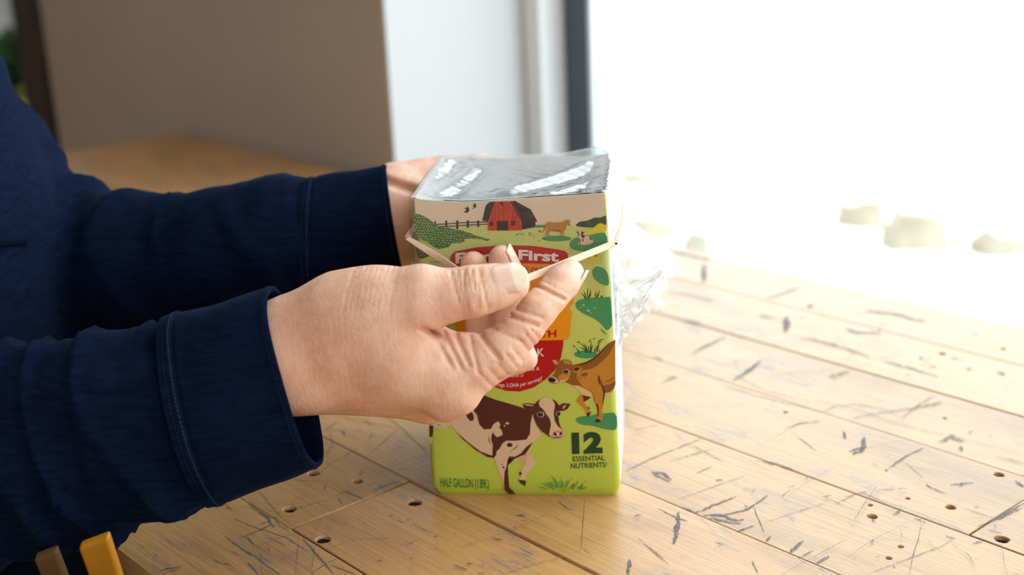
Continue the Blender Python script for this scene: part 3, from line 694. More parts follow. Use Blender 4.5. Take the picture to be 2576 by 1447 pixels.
p = p.done()
p.ell('D', 680, 252, 172, 60, 'teal', 2, 0.02)
p = p.done()
p.poly('D', [(520, 1240), (570, 1200), (700, 1185), (850, 1160), (1000, 1140), (1153, 1130), (1164, 1360), (1130, 1400), (1060, 1400), (950, 1380), (850, 1350), (740, 1325), (640, 1325), (560, 1290)], 'teal', 2, 1)
p = p.done('printed_grass')
for a, b2 in (((1750 - 1645, 750), (150, 700)), ((140, 745), (180, 690)), ((180, 740), (230, 690)), ((220, 740), (265, 700)), ((330, 740), (340, 680)), ((350, 760), (370, 680)), ((390, 740), (420, 735)), ((400, 770), (430, 765)), ((480, 822), (520, 818))): p.stroke('B', [a, b2], 14, 'teal2', 3)
p.done()
p = Print('printed_grass')
for pts in ([(632, 632), (610, 580), (560, 540)], [(636, 630), (625, 560), (600, 508)], [(652, 625), (655, 560), (660, 480)], [(660, 622), (690, 560), (702, 500)], [(672, 622), (700, 570), (708, 530)], [(765, 610), (768, 560), (780, 510)], [(780, 618), (800, 560), (826, 520)], [(786, 612), (810, 570), (820, 545)], [(842, 605), (850, 585), (858, 570)], [(852, 607), (862, 590), (870, 580)]): p.stroke('C', pts, 11, 'grass', 4)
for x, y in ((660, 485), (700, 508), (826, 520)): p.ell('C', x, y, 7, 9, 'grass', 5)
p = p.done()
for pts in ([(590, 250), (575, 200), (540, 150)], [(530, 140), (485, 108)], [(605, 78), (545, 55)], [(700, 230), (680, 150), (610, 80)], [(690, 230), (660, 170), (590, 140)], [(712, 230), (690, 130), (650, 80)], [(745, 235), (725, 170), (735, 110)], [(752, 235), (760, 140), (770, 50)], [(760, 230), (780, 140), (800, 95)], [(735, 65), (765, 20)], [(795, 25), (825, 0)], [(820, 230), (820, 180), (835, 140)], [(840, 225), (850, 150), (890, 80), (940, 45)], [(860, 80), (900, 35), (970, 15)], [(850, 220), (870, 160), (895, 105)], [(885, 215), (890, 190), (900, 175)]): p.stroke('D', pts, 14, 'grass', 4)
p = p.done()
for pts in ([(560, 1215), (530, 1120), (430, 960)], [(575, 1215), (550, 1120), (480, 990)], [(640, 1215), (640, 1120), (600, 1010)], [(620, 1215), (600, 1130), (570, 1060)], [(655, 1210), (660, 1120), (640, 1060)], [(700, 1215), (710, 1120), (750, 1040)], [(715, 1210), (750, 1110), (820, 1020)], [(540, 1200), (420, 1140), (240, 1115)], [(500, 1235), (400, 1180), (270, 1140)], [(370, 1235), (280, 1195), (160, 1188)], [(490, 1240), (440, 1190), (380, 1140)], [(560, 1190), (450, 1110), (300, 1085)], [(845, 1235), (850, 1160), (885, 1110)], [(860, 1230), (890, 1150), (950, 1070)], [(835, 1220), (835, 1160), (860, 1110)], [(790, 1220), (790, 1180), (820, 1150)], [(965, 1240), (955, 1190), (930, 1165)], [(990, 1240), (1000, 1180), (1050, 1100)], [(1005, 1235), (1020, 1170), (1040, 1140)], [(1020, 1235), (1070, 1200), (1130, 1185)], [(985, 1230), (980, 1190), (985, 1170)]): p.stroke('G', pts, 19, 'grass2', 3)
for x, y in ((440, 975), (555, 970), (630, 1000), (385, 1025), (445, 1085), (255, 1112), (195, 1138), (380, 1140), (840, 1018), (930, 1085), (1088, 1070), (570, 1252), (750, 1240)): p.ell('G', x, y, 17, 8, 'grass2', 3, 0.5, 8)
p.ell('G', 668, 1258, 36, 12, 'grass2', 3)
p.done()
p = Print('printed_fence')
for x0, y0, x1, y1 in ((410, 505, 440, 548), (593, 493, 627, 605), (775, 490, 812, 635), (950, 490, 988, 610), (1122, 490, 1155, 600)): p.rect('A', x0, y0, x1, y1, 'fence', 4)
p.stroke('A', [(440, 556), (620, 548), (800, 533), (1000, 522), (1300, 515)], 18, 'fence', 4, False)
p.stroke('A', [(500, 592), (640, 592), (800, 575), (1000, 565), (1300, 550)], 17, 'fence', 4, False)
p = p.done('printed_bird')
p.poly('A', [(890, 340), (915, 360), (960, 365), (990, 335), (990, 290), (965, 260), (940, 255), (960, 290), (935, 280), (910, 285), (940, 315), (930, 335)], 'roof', 3)
p = p.done()
p.poly('A', [(1035, 245), (1060, 235), (1075, 225), (1050, 205), (1090, 212), (1110, 240), (1100, 270), (1070, 295), (1035, 298), (1060, 280), (1070, 262)], 'roof', 3)
p.done()
p = Print('printed_barn')
p.poly('A', [(1330, 182), (1425, 177), (1300, 503), (1205, 495), (1265, 240)], 'roof', 5)
p.poly('P', [(1284, 506), (1296, 505.5), (1335.5, 527), (1352, 557), (1347, 558), (1347, 568), (1338, 573), (1313, 577.5), (1300, 560)], 'roof', 5)
p.poly('A', [(1420, 177), (1670, 170), (1800, 440), (1855, 490), (1862, 657), (1300, 657), (1300, 500)], 'barn', 6)
p.rect('A', 1445, 495, 1635, 655, 'roof', 7)
p.rect('A', 1325, 512, 1390, 578, 'roof', 7); p.rect('A', 1680, 495, 1752, 572, 'roof', 7)
p.poly('A', [(1490, 185), (1545, 185), (1550, 265), (1510, 220)], 'roof', 7)
for x, y0, y1 in ((1330, 440, 500), (1355, 590, 650), (1380, 300, 500), (1425, 230, 460), (1470, 190, 470), (1515, 290, 400), (1560, 190, 480), (1605, 190, 370), (1650, 190, 300), (1705, 330, 470), (1755, 420, 490), (1720, 590, 650), (1765, 600, 650), (1810, 500, 640), (1660, 580, 650)): p.rect('A', x - 4, y0, x + 4, y1, 'roof', 7)
p.stroke('A', [(1700, 170), (1770, 320), (1835, 465)], 7, 'barn', 7, False)
p.done()
p = Print('printed_small_cow')
p.ell('B', 790, 790, 245, 48, 'teal', 3)
p.poly('B', [(600, 560), (620, 525), (660, 512), (750, 525), (880, 515), (920, 505), (910, 485), (950, 480), (975, 475), (1030, 490), (1015, 510), (1015, 560), (1005, 575), (960, 560), (950, 620), (915, 670), (905, 680), (915, 755), (895, 750), (880, 700), (865, 690), (870, 740), (850, 735), (845, 680), (780, 675), (700, 665), (665, 690), (675, 750), (655, 750), (645, 700), (630, 780), (610, 770), (605, 690), (625, 640), (610, 600)], 'tan', 5)
p.poly('B', [(660, 660), (760, 672), (845, 665), (905, 672), (830, 640), (720, 640)], 'tan2', 6)
p.stroke('B', [(602, 565), (596, 630), (565, 680), (520, 680), (490, 652)], 16, 'tan2', 5)
p.ell('B', 512, 668, 24, 14, 'tan2', 5, 0.6); p.ell('B', 1005, 568, 14, 9, 'black', 6); p.ell('B', 968, 518, 8, 5, 'black', 6)
p = p.done('printed_calf')
p.poly('B', [(1120, 680), (1150, 670), (1190, 660), (1255, 685), (1230, 710), (1290, 730), (1350, 770), (1400, 830), (1405, 865), (1340, 885), (1250, 895), (1150, 895), (1145, 875), (1190, 850), (1185, 800), (1150, 770), (1145, 700)], 'cowcream', 5)
for pts in ([(1115, 675), (1160, 670), (1150, 700)], [(1200, 668), (1258, 682), (1225, 705), (1240, 740), (1215, 780), (1195, 740)], [(1145, 700), (1165, 700), (1170, 745), (1150, 735)], [(1225, 740), (1258, 730), (1250, 775), (1215, 785)], [(1210, 800), (1240, 798), (1235, 830), (1212, 835)], [(1335, 760), (1375, 800), (1365, 820), (1335, 795)], [(1370, 870), (1410, 848), (1395, 880), (1340, 886)], [(1170, 870), (1195, 880), (1185, 897), (1165, 890)], [(1265, 735), (1290, 730), (1280, 755)]): p.poly('B', pts, 'cowbrown', 6)
p.done()
p = Print('printed_banner')
p.poly('P', [(1132, 652), (1136, 640), (1146, 632), (1200, 622), (1270, 616.5), (1340, 618.5), (1400, 627), (1421, 631.5), (1428, 637), (1429, 648), (1428, 670), (1300, 663), (1200, 667), (1135, 683)], 'red', 4)
p.poly('P', [(1135, 681), (1200, 666), (1300, 661.5), (1380, 664), (1452, 672), (1449, 705), (1442, 764), (1431, 774), (1439, 784), (1433, 845), (1430, 851), (1425, 855), (1360, 857), (1155, 864), (1147, 800), (1155, 790), (1142, 780)], 'orange', 5)
p.poly('P', [(1180, 862), (1417, 855), (1417, 868), (1411, 900), (1397, 930), (1372, 955), (1342, 975), (1307, 985), (1274, 983), (1244, 973), (1215, 955), (1195, 925), (1184, 895)], 'red', 6)
p.done()
p = Print('printed_lettering')
p.text('First', [(1304.5, 627.5), (1406, 631), (1304.5, 652), (1406, 657.5)], 'title', 8, 0.035); p = p.done()
p.text('Family', [(1146, 636), (1295, 626), (1146, 662), (1295, 652)], 'title', 8, 0.035); p = p.done()
p.text('OF OUR', [(1309, 671.5), (1372, 672.5), (1309, 686), (1372, 687)], 'red', 8, 0.02); p = p.done()
p.text('HEALTH', [(1283, 835), (1400, 829.5), (1283, 852), (1400, 846.5)], 'red', 8, 0.035); p = p.done()
p.text('MILK', [(1308, 877.5), (1369, 874.5), (1308, 899), (1369, 895.5)], 'title', 8, 0.008); p = p.done()
p.text('Pasteurized \u2022 Grade A', [(1245, 925), (1357, 921.5), (1245, 935), (1357, 931.5)], 'title', 8, 0.0); p = p.done()
p.text('with vitamin D', [(1256, 939), (1317, 937), (1256, 949.5), (1317, 947)], 'title', 8, 0.0); p = p.done()
p.text('Omega 3-DHA per serving\u2020', [(1238, 957), (1364, 944), (1238, 967.5), (1364, 954)], 'title', 8, 0.0, arc=12); p = p.done()
p.text('12', [(1437.5, 1089.5), (1516, 1087), (1439, 1138.5), (1516, 1136)], 'ink12', 5, 0.06); p = p.done()
p.text('ESSENTIAL', [(1440, 1147.5), (1521, 1144.5), (1441, 1160.5), (1522, 1157.5)], 'ink12', 5, 0.012); p = p.done()
p.text('NUTRIENTS', [(1435.5, 1165), (1522, 1162), (1436.5, 1178.5), (1523, 1175)], 'ink12', 5, 0.012); p = p.done()
p.text('\u2020', [(1523.5, 1161), (1527.5, 1161), (1523.5, 1170), (1527.5, 1170)], 'ink12', 5, 0.01); p = p.done()
p.text('HALF GALLON (1.89L)', [(1106.5, 1200.5), (1229.5, 1205), (1108, 1224), (1230.5, 1228)], 'label', 5, 0.008); p = p.done()
p.done()
p = Print('printed_brown_cow')
p.poly('D', [(600, 865), (700, 885), (765, 900), (720, 935), (655, 972), (630, 900)], 'cowbrown', 5)
p.poly('D', [(605, 865), (560, 920), (543, 960), (580, 1000), (640, 1050), (690, 1110), (693, 1150), (715, 1200), (770, 1135), (750, 1100), (720, 1050), (680, 1010), (645, 970), (650, 920), (638, 885)], 'jersey', 6)
p.poly('D', [(690, 1140), (772, 1128), (715, 1203)], 'jblack', 7); p.ell('D', 730, 1062, 13, 17, 'jblack', 7)
p.poly('D', [(500, 725), (560, 720), (640, 760), (720, 800), (800, 840), (870, 860), (960, 850), (1060, 820), (1110, 775), (1100, 820), (1040, 868), (960, 892), (850, 895), (740, 890), (660, 870), (580, 810)], 'belly', 5)
p.poly('D', [(370, 665), (430, 690), (490, 722), (560, 718), (630, 745), (700, 790), (780, 830), (805, 890), (835, 1000), (865, 1060), (870, 1200), (850, 1225), (830, 1282), (922, 1272), (932, 1230), (945, 1180), (930, 1110), (945, 1000), (975, 860), (972, 835), (1040, 820), (1110, 770), (1137, 700), (1134, 25), (1030, 85), (960, 160), (880, 240), (800, 310), (700, 365), (600, 392), (490, 418), (430, 500)], 'jersey', 6)
p.poly('D', [(490, 418), (600, 392), (700, 365), (800, 310), (880, 240), (960, 160), (1030, 85), (1133, 25), (1133, 60), (1050, 230), (960, 330), (860, 420), (760, 470), (640, 490), (560, 520), (540, 580), (570, 640), (640, 740), (560, 716), (490, 720), (430, 690), (370, 665), (430, 600), (460, 500)], 'jdark', 7)
p.poly('D', [(490, 412), (600, 390), (700, 362), (800, 307), (880, 237), (960, 157), (1030, 85), (1010, 120), (890, 255), (800, 330), (700, 385), (590, 408)], 'jblack', 8)
p.poly('D', [(600, 555), (640, 530), (700, 518), (725, 535), (715, 565), (670, 585), (620, 582)], 'jdark', 8, 1)
for x, y, r in ((575, 597, 14), (618, 607, 8), (595, 625, 9), (672, 607, 8)): p.ell('D', x, y, r, r, 'jdark', 8, 0, 10)
p.poly('D', [(960, 840), (930, 720), (1000, 710), (1080, 690), (1136, 640), (1134, 700), (1110, 770), (1050, 820)], 'jdark', 8)
p.stroke('D', [(965, 660), (1050, 650), (1128, 590)], 16, 'jdark', 9)
p.stroke('D', [(885, 565), (885, 640), (905, 718)], 24, 'jblack', 9)
p.stroke('D', [(908, 625), (930, 720), (970, 820), (955, 920), (938, 1040)], 22, 'jblack', 9)
p.stroke('D', [(735, 770), (800, 850), (835, 1000)], 14, 'jdark', 9)
p.poly('D', [(835, 1000), (870, 1000), (885, 1080), (880, 1180), (868, 1190), (862, 1070)], 'cowbrown', 8)
p.poly('D', [(850, 1226), (895, 1235), (923, 1272), (826, 1284)], 'jblack', 9)
p.poly('D', [(165, 325), (230, 330), (285, 360), (330, 330), (400, 325), (460, 350), (490, 410), (480, 440), (455, 500), (440, 590), (400, 640), (340, 660), (270, 660), (260, 688), (200, 682), (118, 640), (122, 600), (150, 580), (190, 570), (240, 480), (245, 430), (210, 410), (180, 370)], 'jdark', 10)
p.poly('D', [(280, 640), (270, 580), (330, 540), (400, 560), (440, 500), (460, 480), (455, 540), (440, 595), (400, 640), (340, 662)], 'jersey', 11)
p.poly('D', [(275, 665), (300, 640), (370, 630), (430, 590), (400, 642), (340, 662)], 'belly', 12)
p.poly('D', [(490, 470), (530, 435), (590, 435), (640, 460), (600, 500), (540, 530), (495, 510)], 'jersey', 11)
p.poly('D', [(498, 470), (540, 442), (605, 450), (560, 498), (520, 495)], 'jblack', 12)
p.poly('D', [(180, 330), (235, 340), (275, 370), (240, 400), (205, 380)], 'belly', 11); p.poly('D', [(195, 345), (240, 350), (268, 372), (235, 385)], 'jersey', 12)
p.poly('D', [(330, 340), (400, 328), (455, 355), (480, 410), (430, 400), (370, 390), (345, 370)], 'tan', 11, 1)
p.ell('D', 388, 507, 52, 34, 'cowcream', 12, -0.1); p.ell('D', 386, 508, 41, 28, 'black', 13); p.ell('D', 392, 498, 5, 4, 'white', 14)
p.poly('D', [(118, 640), (122, 602), (150, 578), (210, 590), (265, 630), (270, 670), (245, 690), (190, 682)], 'cowcream', 11, 1)
p.poly('D', [(117, 640), (128, 600), (165, 592), (232, 622), (222, 672), (160, 665)], 'black', 12, 1)
p.stroke('D', [(120, 645), (180, 680), (250, 688), (270, 672)], 10, 'black', 12)
p.done()
p = Print('printed_spotted_cow')
p.poly('K', [(62, 742), (120, 720), (250, 690), (400, 590), (520, 480), (620, 520), (760, 560), (870, 595), (950, 620), (960, 720), (1000, 790), (1018, 815), (940, 890), (905, 980), (960, 1030), (970, 1060), (930, 1110), (890, 1150), (880, 1200), (820, 1200), (845, 1180), (850, 1120), (885, 1060), (810, 1030), (740, 1015), (735, 1080), (735, 1150), (720, 1240), (700, 1280), (695, 1220), (650, 1110), (615, 1010), (560, 1000), (460, 940), (350, 840), (240, 730), (225, 745), (205, 768), (196, 785), (190, 766), (165, 766), (156, 783), (150, 764), (110, 758)], 'cowcream', 5)
p.poly('K', [(810, 1025), (880, 985), (900, 985), (890, 1055), (885, 1062)], 'cowshade', 6)
p.poly('K', [(520, 480), (620, 520), (760, 560), (870, 595), (945, 630), (925, 720), (920, 810), (890, 860), (800, 870), (720, 870), (690, 890), (660, 940), (637, 960), (635, 990), (612, 1015), (600, 1010), (605, 900), (590, 860), (600, 800), (640, 840), (690, 820), (680, 780), (660, 760), (670, 730), (650, 705), (610, 730), (590, 770), (530, 775), (490, 730), (470, 650), (430, 600), (402, 585)], 'cowbrown', 6)
p.poly('K', [(235, 725), (300, 800), (400, 885), (500, 960), (580, 990), (615, 1000), (615, 1015), (560, 1008), (460, 948), (350, 855), (290, 790)], 'cowbrown', 6)
p.poly('K', [(340, 605), (400, 600), (440, 640), (447, 690), (422, 708), (390, 680), (370, 630)], 'cowbrown', 6, 1)
p.ell('K', 350, 645, 9, 9, 'cowbrown', 6); p.ell('K', 325, 628, 9, 6, 'cowbrown', 6)
p.poly('K', [(780, 925), (748, 985), (722, 1090), (705, 1130), (700, 1220), (703, 1280), (740, 1322), (802, 1322), (745, 1265), (735, 1150), (733, 1022), (790, 1022), (880, 985), (920, 925), (945, 882), (890, 920), (840, 980), (790, 1005), (742, 1003), (757, 960)], 'cowbrown', 7)
for x, y, rx, ry, c in ((748, 905, 24, 18, 'cowbrown'), (683, 1072, 5, 5, 'cowbrown'), (695, 1095, 9, 9, 'cowbrown'), (838, 1147, 12, 14, 'cowbrown'), (728, 722, 16, 10, 'cowcream'), (705, 743, 7, 6, 'cowcream')): p.ell('K', x, y, rx, ry, c, 8)
p.stroke('K', [(570, 830), (575, 870), (590, 905)], 7, 'cowbrown', 7); p.stroke('K', [(615, 790), (600, 830), (600, 870)], 7, 'cowbrown', 7); p.stroke('K', [(775, 950), (800, 925), (830, 905)], 7, 'cowbrown', 8); p.stroke('K', [(125, 733), (150, 738), (180, 745)], 4, 'cowbrown', 7)
p.poly('K', [(818, 1200), (850, 1203), (888, 1208), (880, 1256), (840, 1230)], 'cowbrown', 8)
p.poly('K', [(66, 742), (104, 740), (95, 840), (68, 838)], 'cowbrown', 5); p.poly('K', [(68, 838), (96, 838), (98, 860), (85, 905), (70, 880)], 'cowshade', 5)
p.poly('F', [(335, 190), (390, 175), (450, 180), (490, 190), (520, 160), (560, 125), (720, 125), (770, 150), (810, 205), (870, 175), (960, 185), (920, 250), (870, 275), (820, 275), (800, 330), (810, 430), (835, 500), (860, 540), (865, 600), (830, 640), (770, 645), (700, 620), (640, 580), (580, 540), (520, 460), (480, 370), (465, 300), (400, 270), (350, 230)], 'cowbrown', 9)
p.poly('F', [(560, 130), (600, 105), (660, 97), (710, 120), (750, 170), (755, 200), (740, 300), (750, 400), (790, 470), (835, 510), (865, 550), (865, 610), (830, 640), (770, 648), (710, 625), (680, 580), (690, 520), (705, 450), (690, 380), (640, 310), (600, 250), (560, 220), (545, 180)], 'cowcream', 10)
p.poly('F', [(345, 195), (400, 185), (450, 195), (490, 215), (440, 210), (390, 205)], 'cowshade', 10); p.poly('F', [(850, 230), (880, 200), (905, 195), (890, 230), (860, 255)], 'pink', 10)
p.stroke('F', [(605, 130), (585, 165), (600, 195), (630, 195)], 12, 'cowshade', 11); p.stroke('F', [(570, 180), (575, 220), (590, 240)], 10, 'cowshade', 11)
p.poly('F', [(710, 592), (730, 550), (770, 530), (820, 528), (860, 550), (866, 592), (830, 610), (770, 618)], 'pink', 11, 1)
p.poly('F', [(775, 560), (805, 555), (812, 595), (780, 602)], 'cowcream', 12, 1)
p.ell('F', 757, 576, 15, 24, 'black', 12, -0.5); p.ell('F', 832, 568, 14, 20, 'black', 12, 0.5)
p.stroke('F', [(703, 598), (740, 626), (790, 622), (835, 622), (868, 600)], 13, 'black', 12)
p.ell('F', 570, 322, 48, 37, 'cowcream', 10); p.ell('F', 566, 322, 38, 31, 'black', 11); p.ell('F', 572, 312, 5, 4, 'white', 12)
p.ell('F', 800, 311, 31, 32, 'cowcream', 10); p.ell('F', 802, 311, 25, 28, 'black', 11); p.ell('F', 806, 302, 4, 4, 'white', 12)
p.done()
# small grey lines of type on the white right-hand side
m_type = plain('grey_small_type', (0.25, 0.27, 0.28), 0.5, 0.3)
Vt, Ft = [], []
r_ = np.random.default_rng(11)
for k in range(52):
    z = 0.012 + k * 0.0022; n0 = 0.014
    while n0 < 0.080:
        L = r_.uniform(0.002, 0.007); b = len(Vt)
        t = z / CH; uu = CW - 0.0040 * t + 0.0016 * math.sin(math.pi * t) * math.sin(math.pi * (n0 - 0.003) / 0.0885) + 0.0004
        for nn_, zz in ((n0, z), (min(n0 + L, 0.085), z), (min(n0 + L, 0.085), z + 0.0009), (n0, z + 0.0009)): Vt.append(CP(uu, nn_, zz) - np.array(carton.location))
        Ft.append((b, b + 1, b + 2, b + 3)); n0 += L + 0.0012
tp = mesh_py('printed_small_type', Vt, Ft, carton, (m_type,)); tp['kind'] = 'stuff'
# ================================================================ signed-distance modelling kit
class Field:
    """distance field on a regular grid; shapes are blended in with a smooth minimum"""
    def __init__(s, lo, hi, h):
        s.lo = np.asarray(lo, float); s.h = h
        s.n = np.ceil((np.asarray(hi) - s.lo) / h).astype(int) + 1
        s.F = np.full(s.n, 0.05, np.float32)
    def window(s, pts, m):
        pts = np.asarray(pts); a = np.floor((pts.min(0) - m - s.lo) / s.h).astype(int); b = np.ceil((pts.max(0) + m - s.lo) / s.h).astype(int) + 1
        a = np.clip(a, 0, s.n); b = np.clip(b, 0, s.n)
        sl = tuple(slice(x, y) for x, y in zip(a, b))
        ax = [(s.lo[k] + s.h * np.arange(a[k], b[k])).astype(np.float32) for k in range(3)]
        return sl, ax
    @staticmethod
    def smin(a, b, k):
        h = np.maximum(k - np.abs(a - b), 0) / k
        return np.minimum(a, b) - h * h * k * 0.25
    def cone(s, a, b, ra, rb, k=0.004, flat=None, fs=1.0, disp=None, into=None):
        """tapered capsule; flat/fs squeeze the section along an axis; disp(t, q) adds a displacement"""
        a = np.asarray(a, float); b = np.asarray(b, float)
        sl, (x, y, z) = s.window([a, b], max(ra, rb) / (min(1.0, fs)) + 0.014)
        if 0 in [len(x), len(y), len(z)]: return
        X = x[:, None, None] - a[0]; Y = y[None, :, None] - a[1]; Z = z[None, None, :] - a[2]
        ba = b - a; L2 = ba @ ba + 1e-12
        t = np.clip((X * ba[0] + Y * ba[1] + Z * ba[2]) / L2, 0, 1)
        qx, qy, qz = X - t * ba[0], Y - t * ba[1], Z - t * ba[2]
        if flat is not None:
            f = np.asarray(flat, float); f = f / np.linalg.norm(f)
            qn = (qx * f[0] + qy * f[1] + qz * f[2]) * (fs - 1)
            qx, qy, qz = qx + f[0] * qn, qy + f[1] * qn, qz + f[2] * qn
        d = np.sqrt(qx * qx + qy * qy + qz * qz) - (ra + (rb - ra) * t)
        if disp is not None: d = d - disp(t, qx, qy, qz)
        G = s.F if into is None else into
        G[sl] = s.smin(G[sl], d.astype(np.float32), k)
    def chain(s, nodes, k=0.004, **kw):
        """nodes: list of (point, radius)"""
        for (a, ra), (b, rb) in zip(nodes[:-1], nodes[1:]): s.cone(a, b, ra, rb, k, **kw)
    def groove(s, c, nrm, width, depth, radius, side=None):
        """crease: push the surface in where it meets a plane through c"""
        c = np.asarray(c, float); nrm = np.asarray(nrm, float); nrm = nrm / np.linalg.norm(nrm)
        sl, (x, y, z) = s.window([c], radius + 0.004)
        if 0 in [len(x), len(y), len(z)]: return
        X = x[:, None, None] - c[0]; Y = y[None, :, None] - c[1]; Z = z[None, None, :] - c[2]
        h = X * nrm[0] + Y * nrm[1] + Z * nrm[2]; r2 = X * X + Y * Y + Z * Z
        amt = depth * np.exp(-(h / width) ** 2) * np.clip((radius * radius - r2) / (radius * radius) * 3, 0, 1)
        if side is not None:
            sd = np.asarray(side, float); sd = sd / np.linalg.norm(sd)
            amt = amt * np.clip((X * sd[0] + Y * sd[1] + Z * sd[2]) / radius * 2.5, 0, 1)
        s.F[sl] += amt.astype(np.float32)
    def mesh(s):
        F = s.F; sg = F < 0
        n0, n1, n2 = F.shape
        cs = np.zeros((n0 - 1, n1 - 1, n2 - 1), np.uint8)
        for i in (0, 1):
            for j in (0, 1):
                for k in (0, 1): cs += sg[i:n0 - 1 + i, j:n1 - 1 + j, k:n2 - 1 + k]
        act = (cs > 0) & (cs < 8)
        I = np.argwhere(act); idx = np.full(act.shape, -1, np.int64); idx[act] = np.arange(len(I))
        P = np.zeros((len(I), 3)); C = np.zeros(len(I))
        corners = [(i, j, k) for i in (0, 1) for j in (0, 1) for k in (0, 1)]
        val = {c: F[I[:, 0] + c[0], I[:, 1] + c[1], I[:, 2] + c[2]].astype(float) for c in corners}
        for c in corners:
            for ax in range(3):
                if c[ax] == 0:
                    d = list(c); d[ax] = 1; d = tuple(d)
                    a, b = val[c], val[d]; m = (a < 0) != (b < 0)
                    t = np.where(m, a / np.where(m, a - b, 1), 0)
                    for q in range(3): P[:, q] += np.where(m, c[q] + (t if q == ax else 0), 0)
                    C += m
        V = s.lo + s.h * (I + P / C[:, None])
        Q = []
        for ax in range(3):
            u, v = (ax + 1) % 3, (ax + 2) % 3
            sa = [slice(None)] * 3; sb = [slice(None)] * 3; sa[ax] = slice(0, -1); sb[ax] = slice(1, None)
            A, B = sg[tuple(sa)], sg[tuple(sb)]
            E = np.argwhere(A != B)
            ok = (E[:, u] > 0) & (E[:, v] > 0) & (E[:, u] < F.shape[u] - 1) & (E[:, v] < F.shape[v] - 1)
            E = E[ok]; inside_ = A[E[:, 0], E[:, 1], E[:, 2]]
            def cell(du, dv):
                c = E.copy(); c[:, u] -= du; c[:, v] -= dv; return idx[c[:, 0], c[:, 1], c[:, 2]]
            q = np.stack([cell(1, 1), cell(0, 1), cell(0, 0), cell(1, 0)], -1)
            q[~inside_] = q[~inside_][:, ::-1]
            Q.append(q)
        Q = np.concatenate(Q); Q = Q[(Q >= 0).all(1)]
        return V, Q
def sm_mesh(V, Q, it=1, lam=0.5):
    """a little Laplacian smoothing"""
    E = np.concatenate([Q[:, [0, 1]], Q[:, [1, 2]], Q[:, [2, 3]], Q[:, [3, 0]]])
    for _ in range(it):
        S = np.zeros_like(V); c = np.zeros(len(V))
        for a, b in ((0, 1), (1, 0)):
            for k in range(3): S[:, k] += np.bincount(E[:, a], V[E[:, b], k], len(V))
            c += np.bincount(E[:, a], minlength=len(V))
        V = V + lam * (S / np.maximum(c, 1)[:, None] - V)
    return V
mm = 0.001
def N3(x, y, Z, r): return (at(x, y, Z / 1000.0), r * mm)

# ================================================================ the person: skin
sk = NT('skin')
_v = sk.coords('Object')
b1 = sk.noise(_v, 60, 4, 0.6); b2 = sk.noise(_v, 220, 3, 0.6)
c1 = sk.ramp(b1, [(0.30, (0.66, 0.345, 0.225)), (0.50, (0.75, 0.46, 0.335)), (0.72, (0.82, 0.57, 0.45))])
c1 = sk.mix(0.25, c1, sk.ramp(b2, [(0.35, (0.66, 0.32, 0.23)), (0.65, (0.84, 0.60, 0.48))]))
redn = sk.noise(_v, 28, 3, 0.5)
c1 = sk.mix(sk.math('MULTIPLY', sk.ramp(redn, [(0.48, (0, 0, 0)), (0.68, (1, 1, 1))]), 0.40), c1, (0.72, 0.34, 0.26))
fre = sk.noise(_v, 420, 2, 0.5)
c1 = sk.mix(sk.math('MULTIPLY', sk.ramp(fre, [(0.70, (0, 0, 0)), (0.76, (1, 1, 1))]), 0.35), c1, (0.38, 0.17, 0.10))
c1 = sk.mix(1.0, c1, (1.0, 0.975, 0.93), 'MULTIPLY')
sk.l(c1, sk.b.inputs['Base Color'])
sk.set(Roughness=0.46); sk.b.inputs['Specular IOR Level'].default_value = 0.42
sk.b.inputs['Subsurface Weight'].default_value = 0.22
sk.b.inputs['Subsurface Radius'].default_value = (1.0, 0.35, 0.2); sk.b.inputs['Subsurface Scale'].default_value = 0.003
# fine skin relief: cross-hatched lines, wrinkles running round the hand, pores
wv1 = sk.n('ShaderNodeTexWave'); wv1.bands_direction = 'X'; wv1.inputs['Scale'].default_value = 110; wv1.inputs['Distortion'].default_value = 9; wv1.inputs['Detail'].default_value = 3; wv1.inputs['Detail Scale'].default_value = 1.6
sk.l(_v, wv1.inputs['Vector'])
vor = sk.n('ShaderNodeTexVoronoi'); vor.feature = 'DISTANCE_TO_EDGE'; vor.inputs['Scale'].default_value = 900; sk.l(_v, vor.inputs['Vector'])
wr = sk.noise(sk.coords('Object', scale=(3.2, 1, 1), rot=(0, 0.2, 0.1)), 190, 5, 0.62, 0.7)
hgt = sk.math('ADD', sk.math('MULTIPLY', wv1.outputs['Fac'], 0.16), sk.math('MULTIPLY', vor.outputs['Distance'], 0.5))
hgt = sk.math('ADD', hgt, sk.math('MULTIPLY', wr, 0.75))
sk.l(sk.bump(hgt, 0.28, 0.0009), sk.b.inputs['Normal'])
m_skin = sk.m
nl = NT('fingernail')
_at = nl.n('ShaderNodeAttribute', attribute_name='tip')
nl.l(nl.mix(_at.outputs['Fac'], (0.70, 0.43, 0.34), (0.74, 0.63, 0.48)), nl.b.inputs['Base Color']); nl.set(Roughness=0.28); nl.b.inputs['Subsurface Weight'].default_value = 0.15; nl.b.inputs['Subsurface Scale'].default_value = 0.002
_v = nl.coords('Object'); nl.l(nl.bump(nl.noise(_v, 700, 2), 0.1, 0.0002), nl.b.inputs['Normal']); m_nail = nl.m

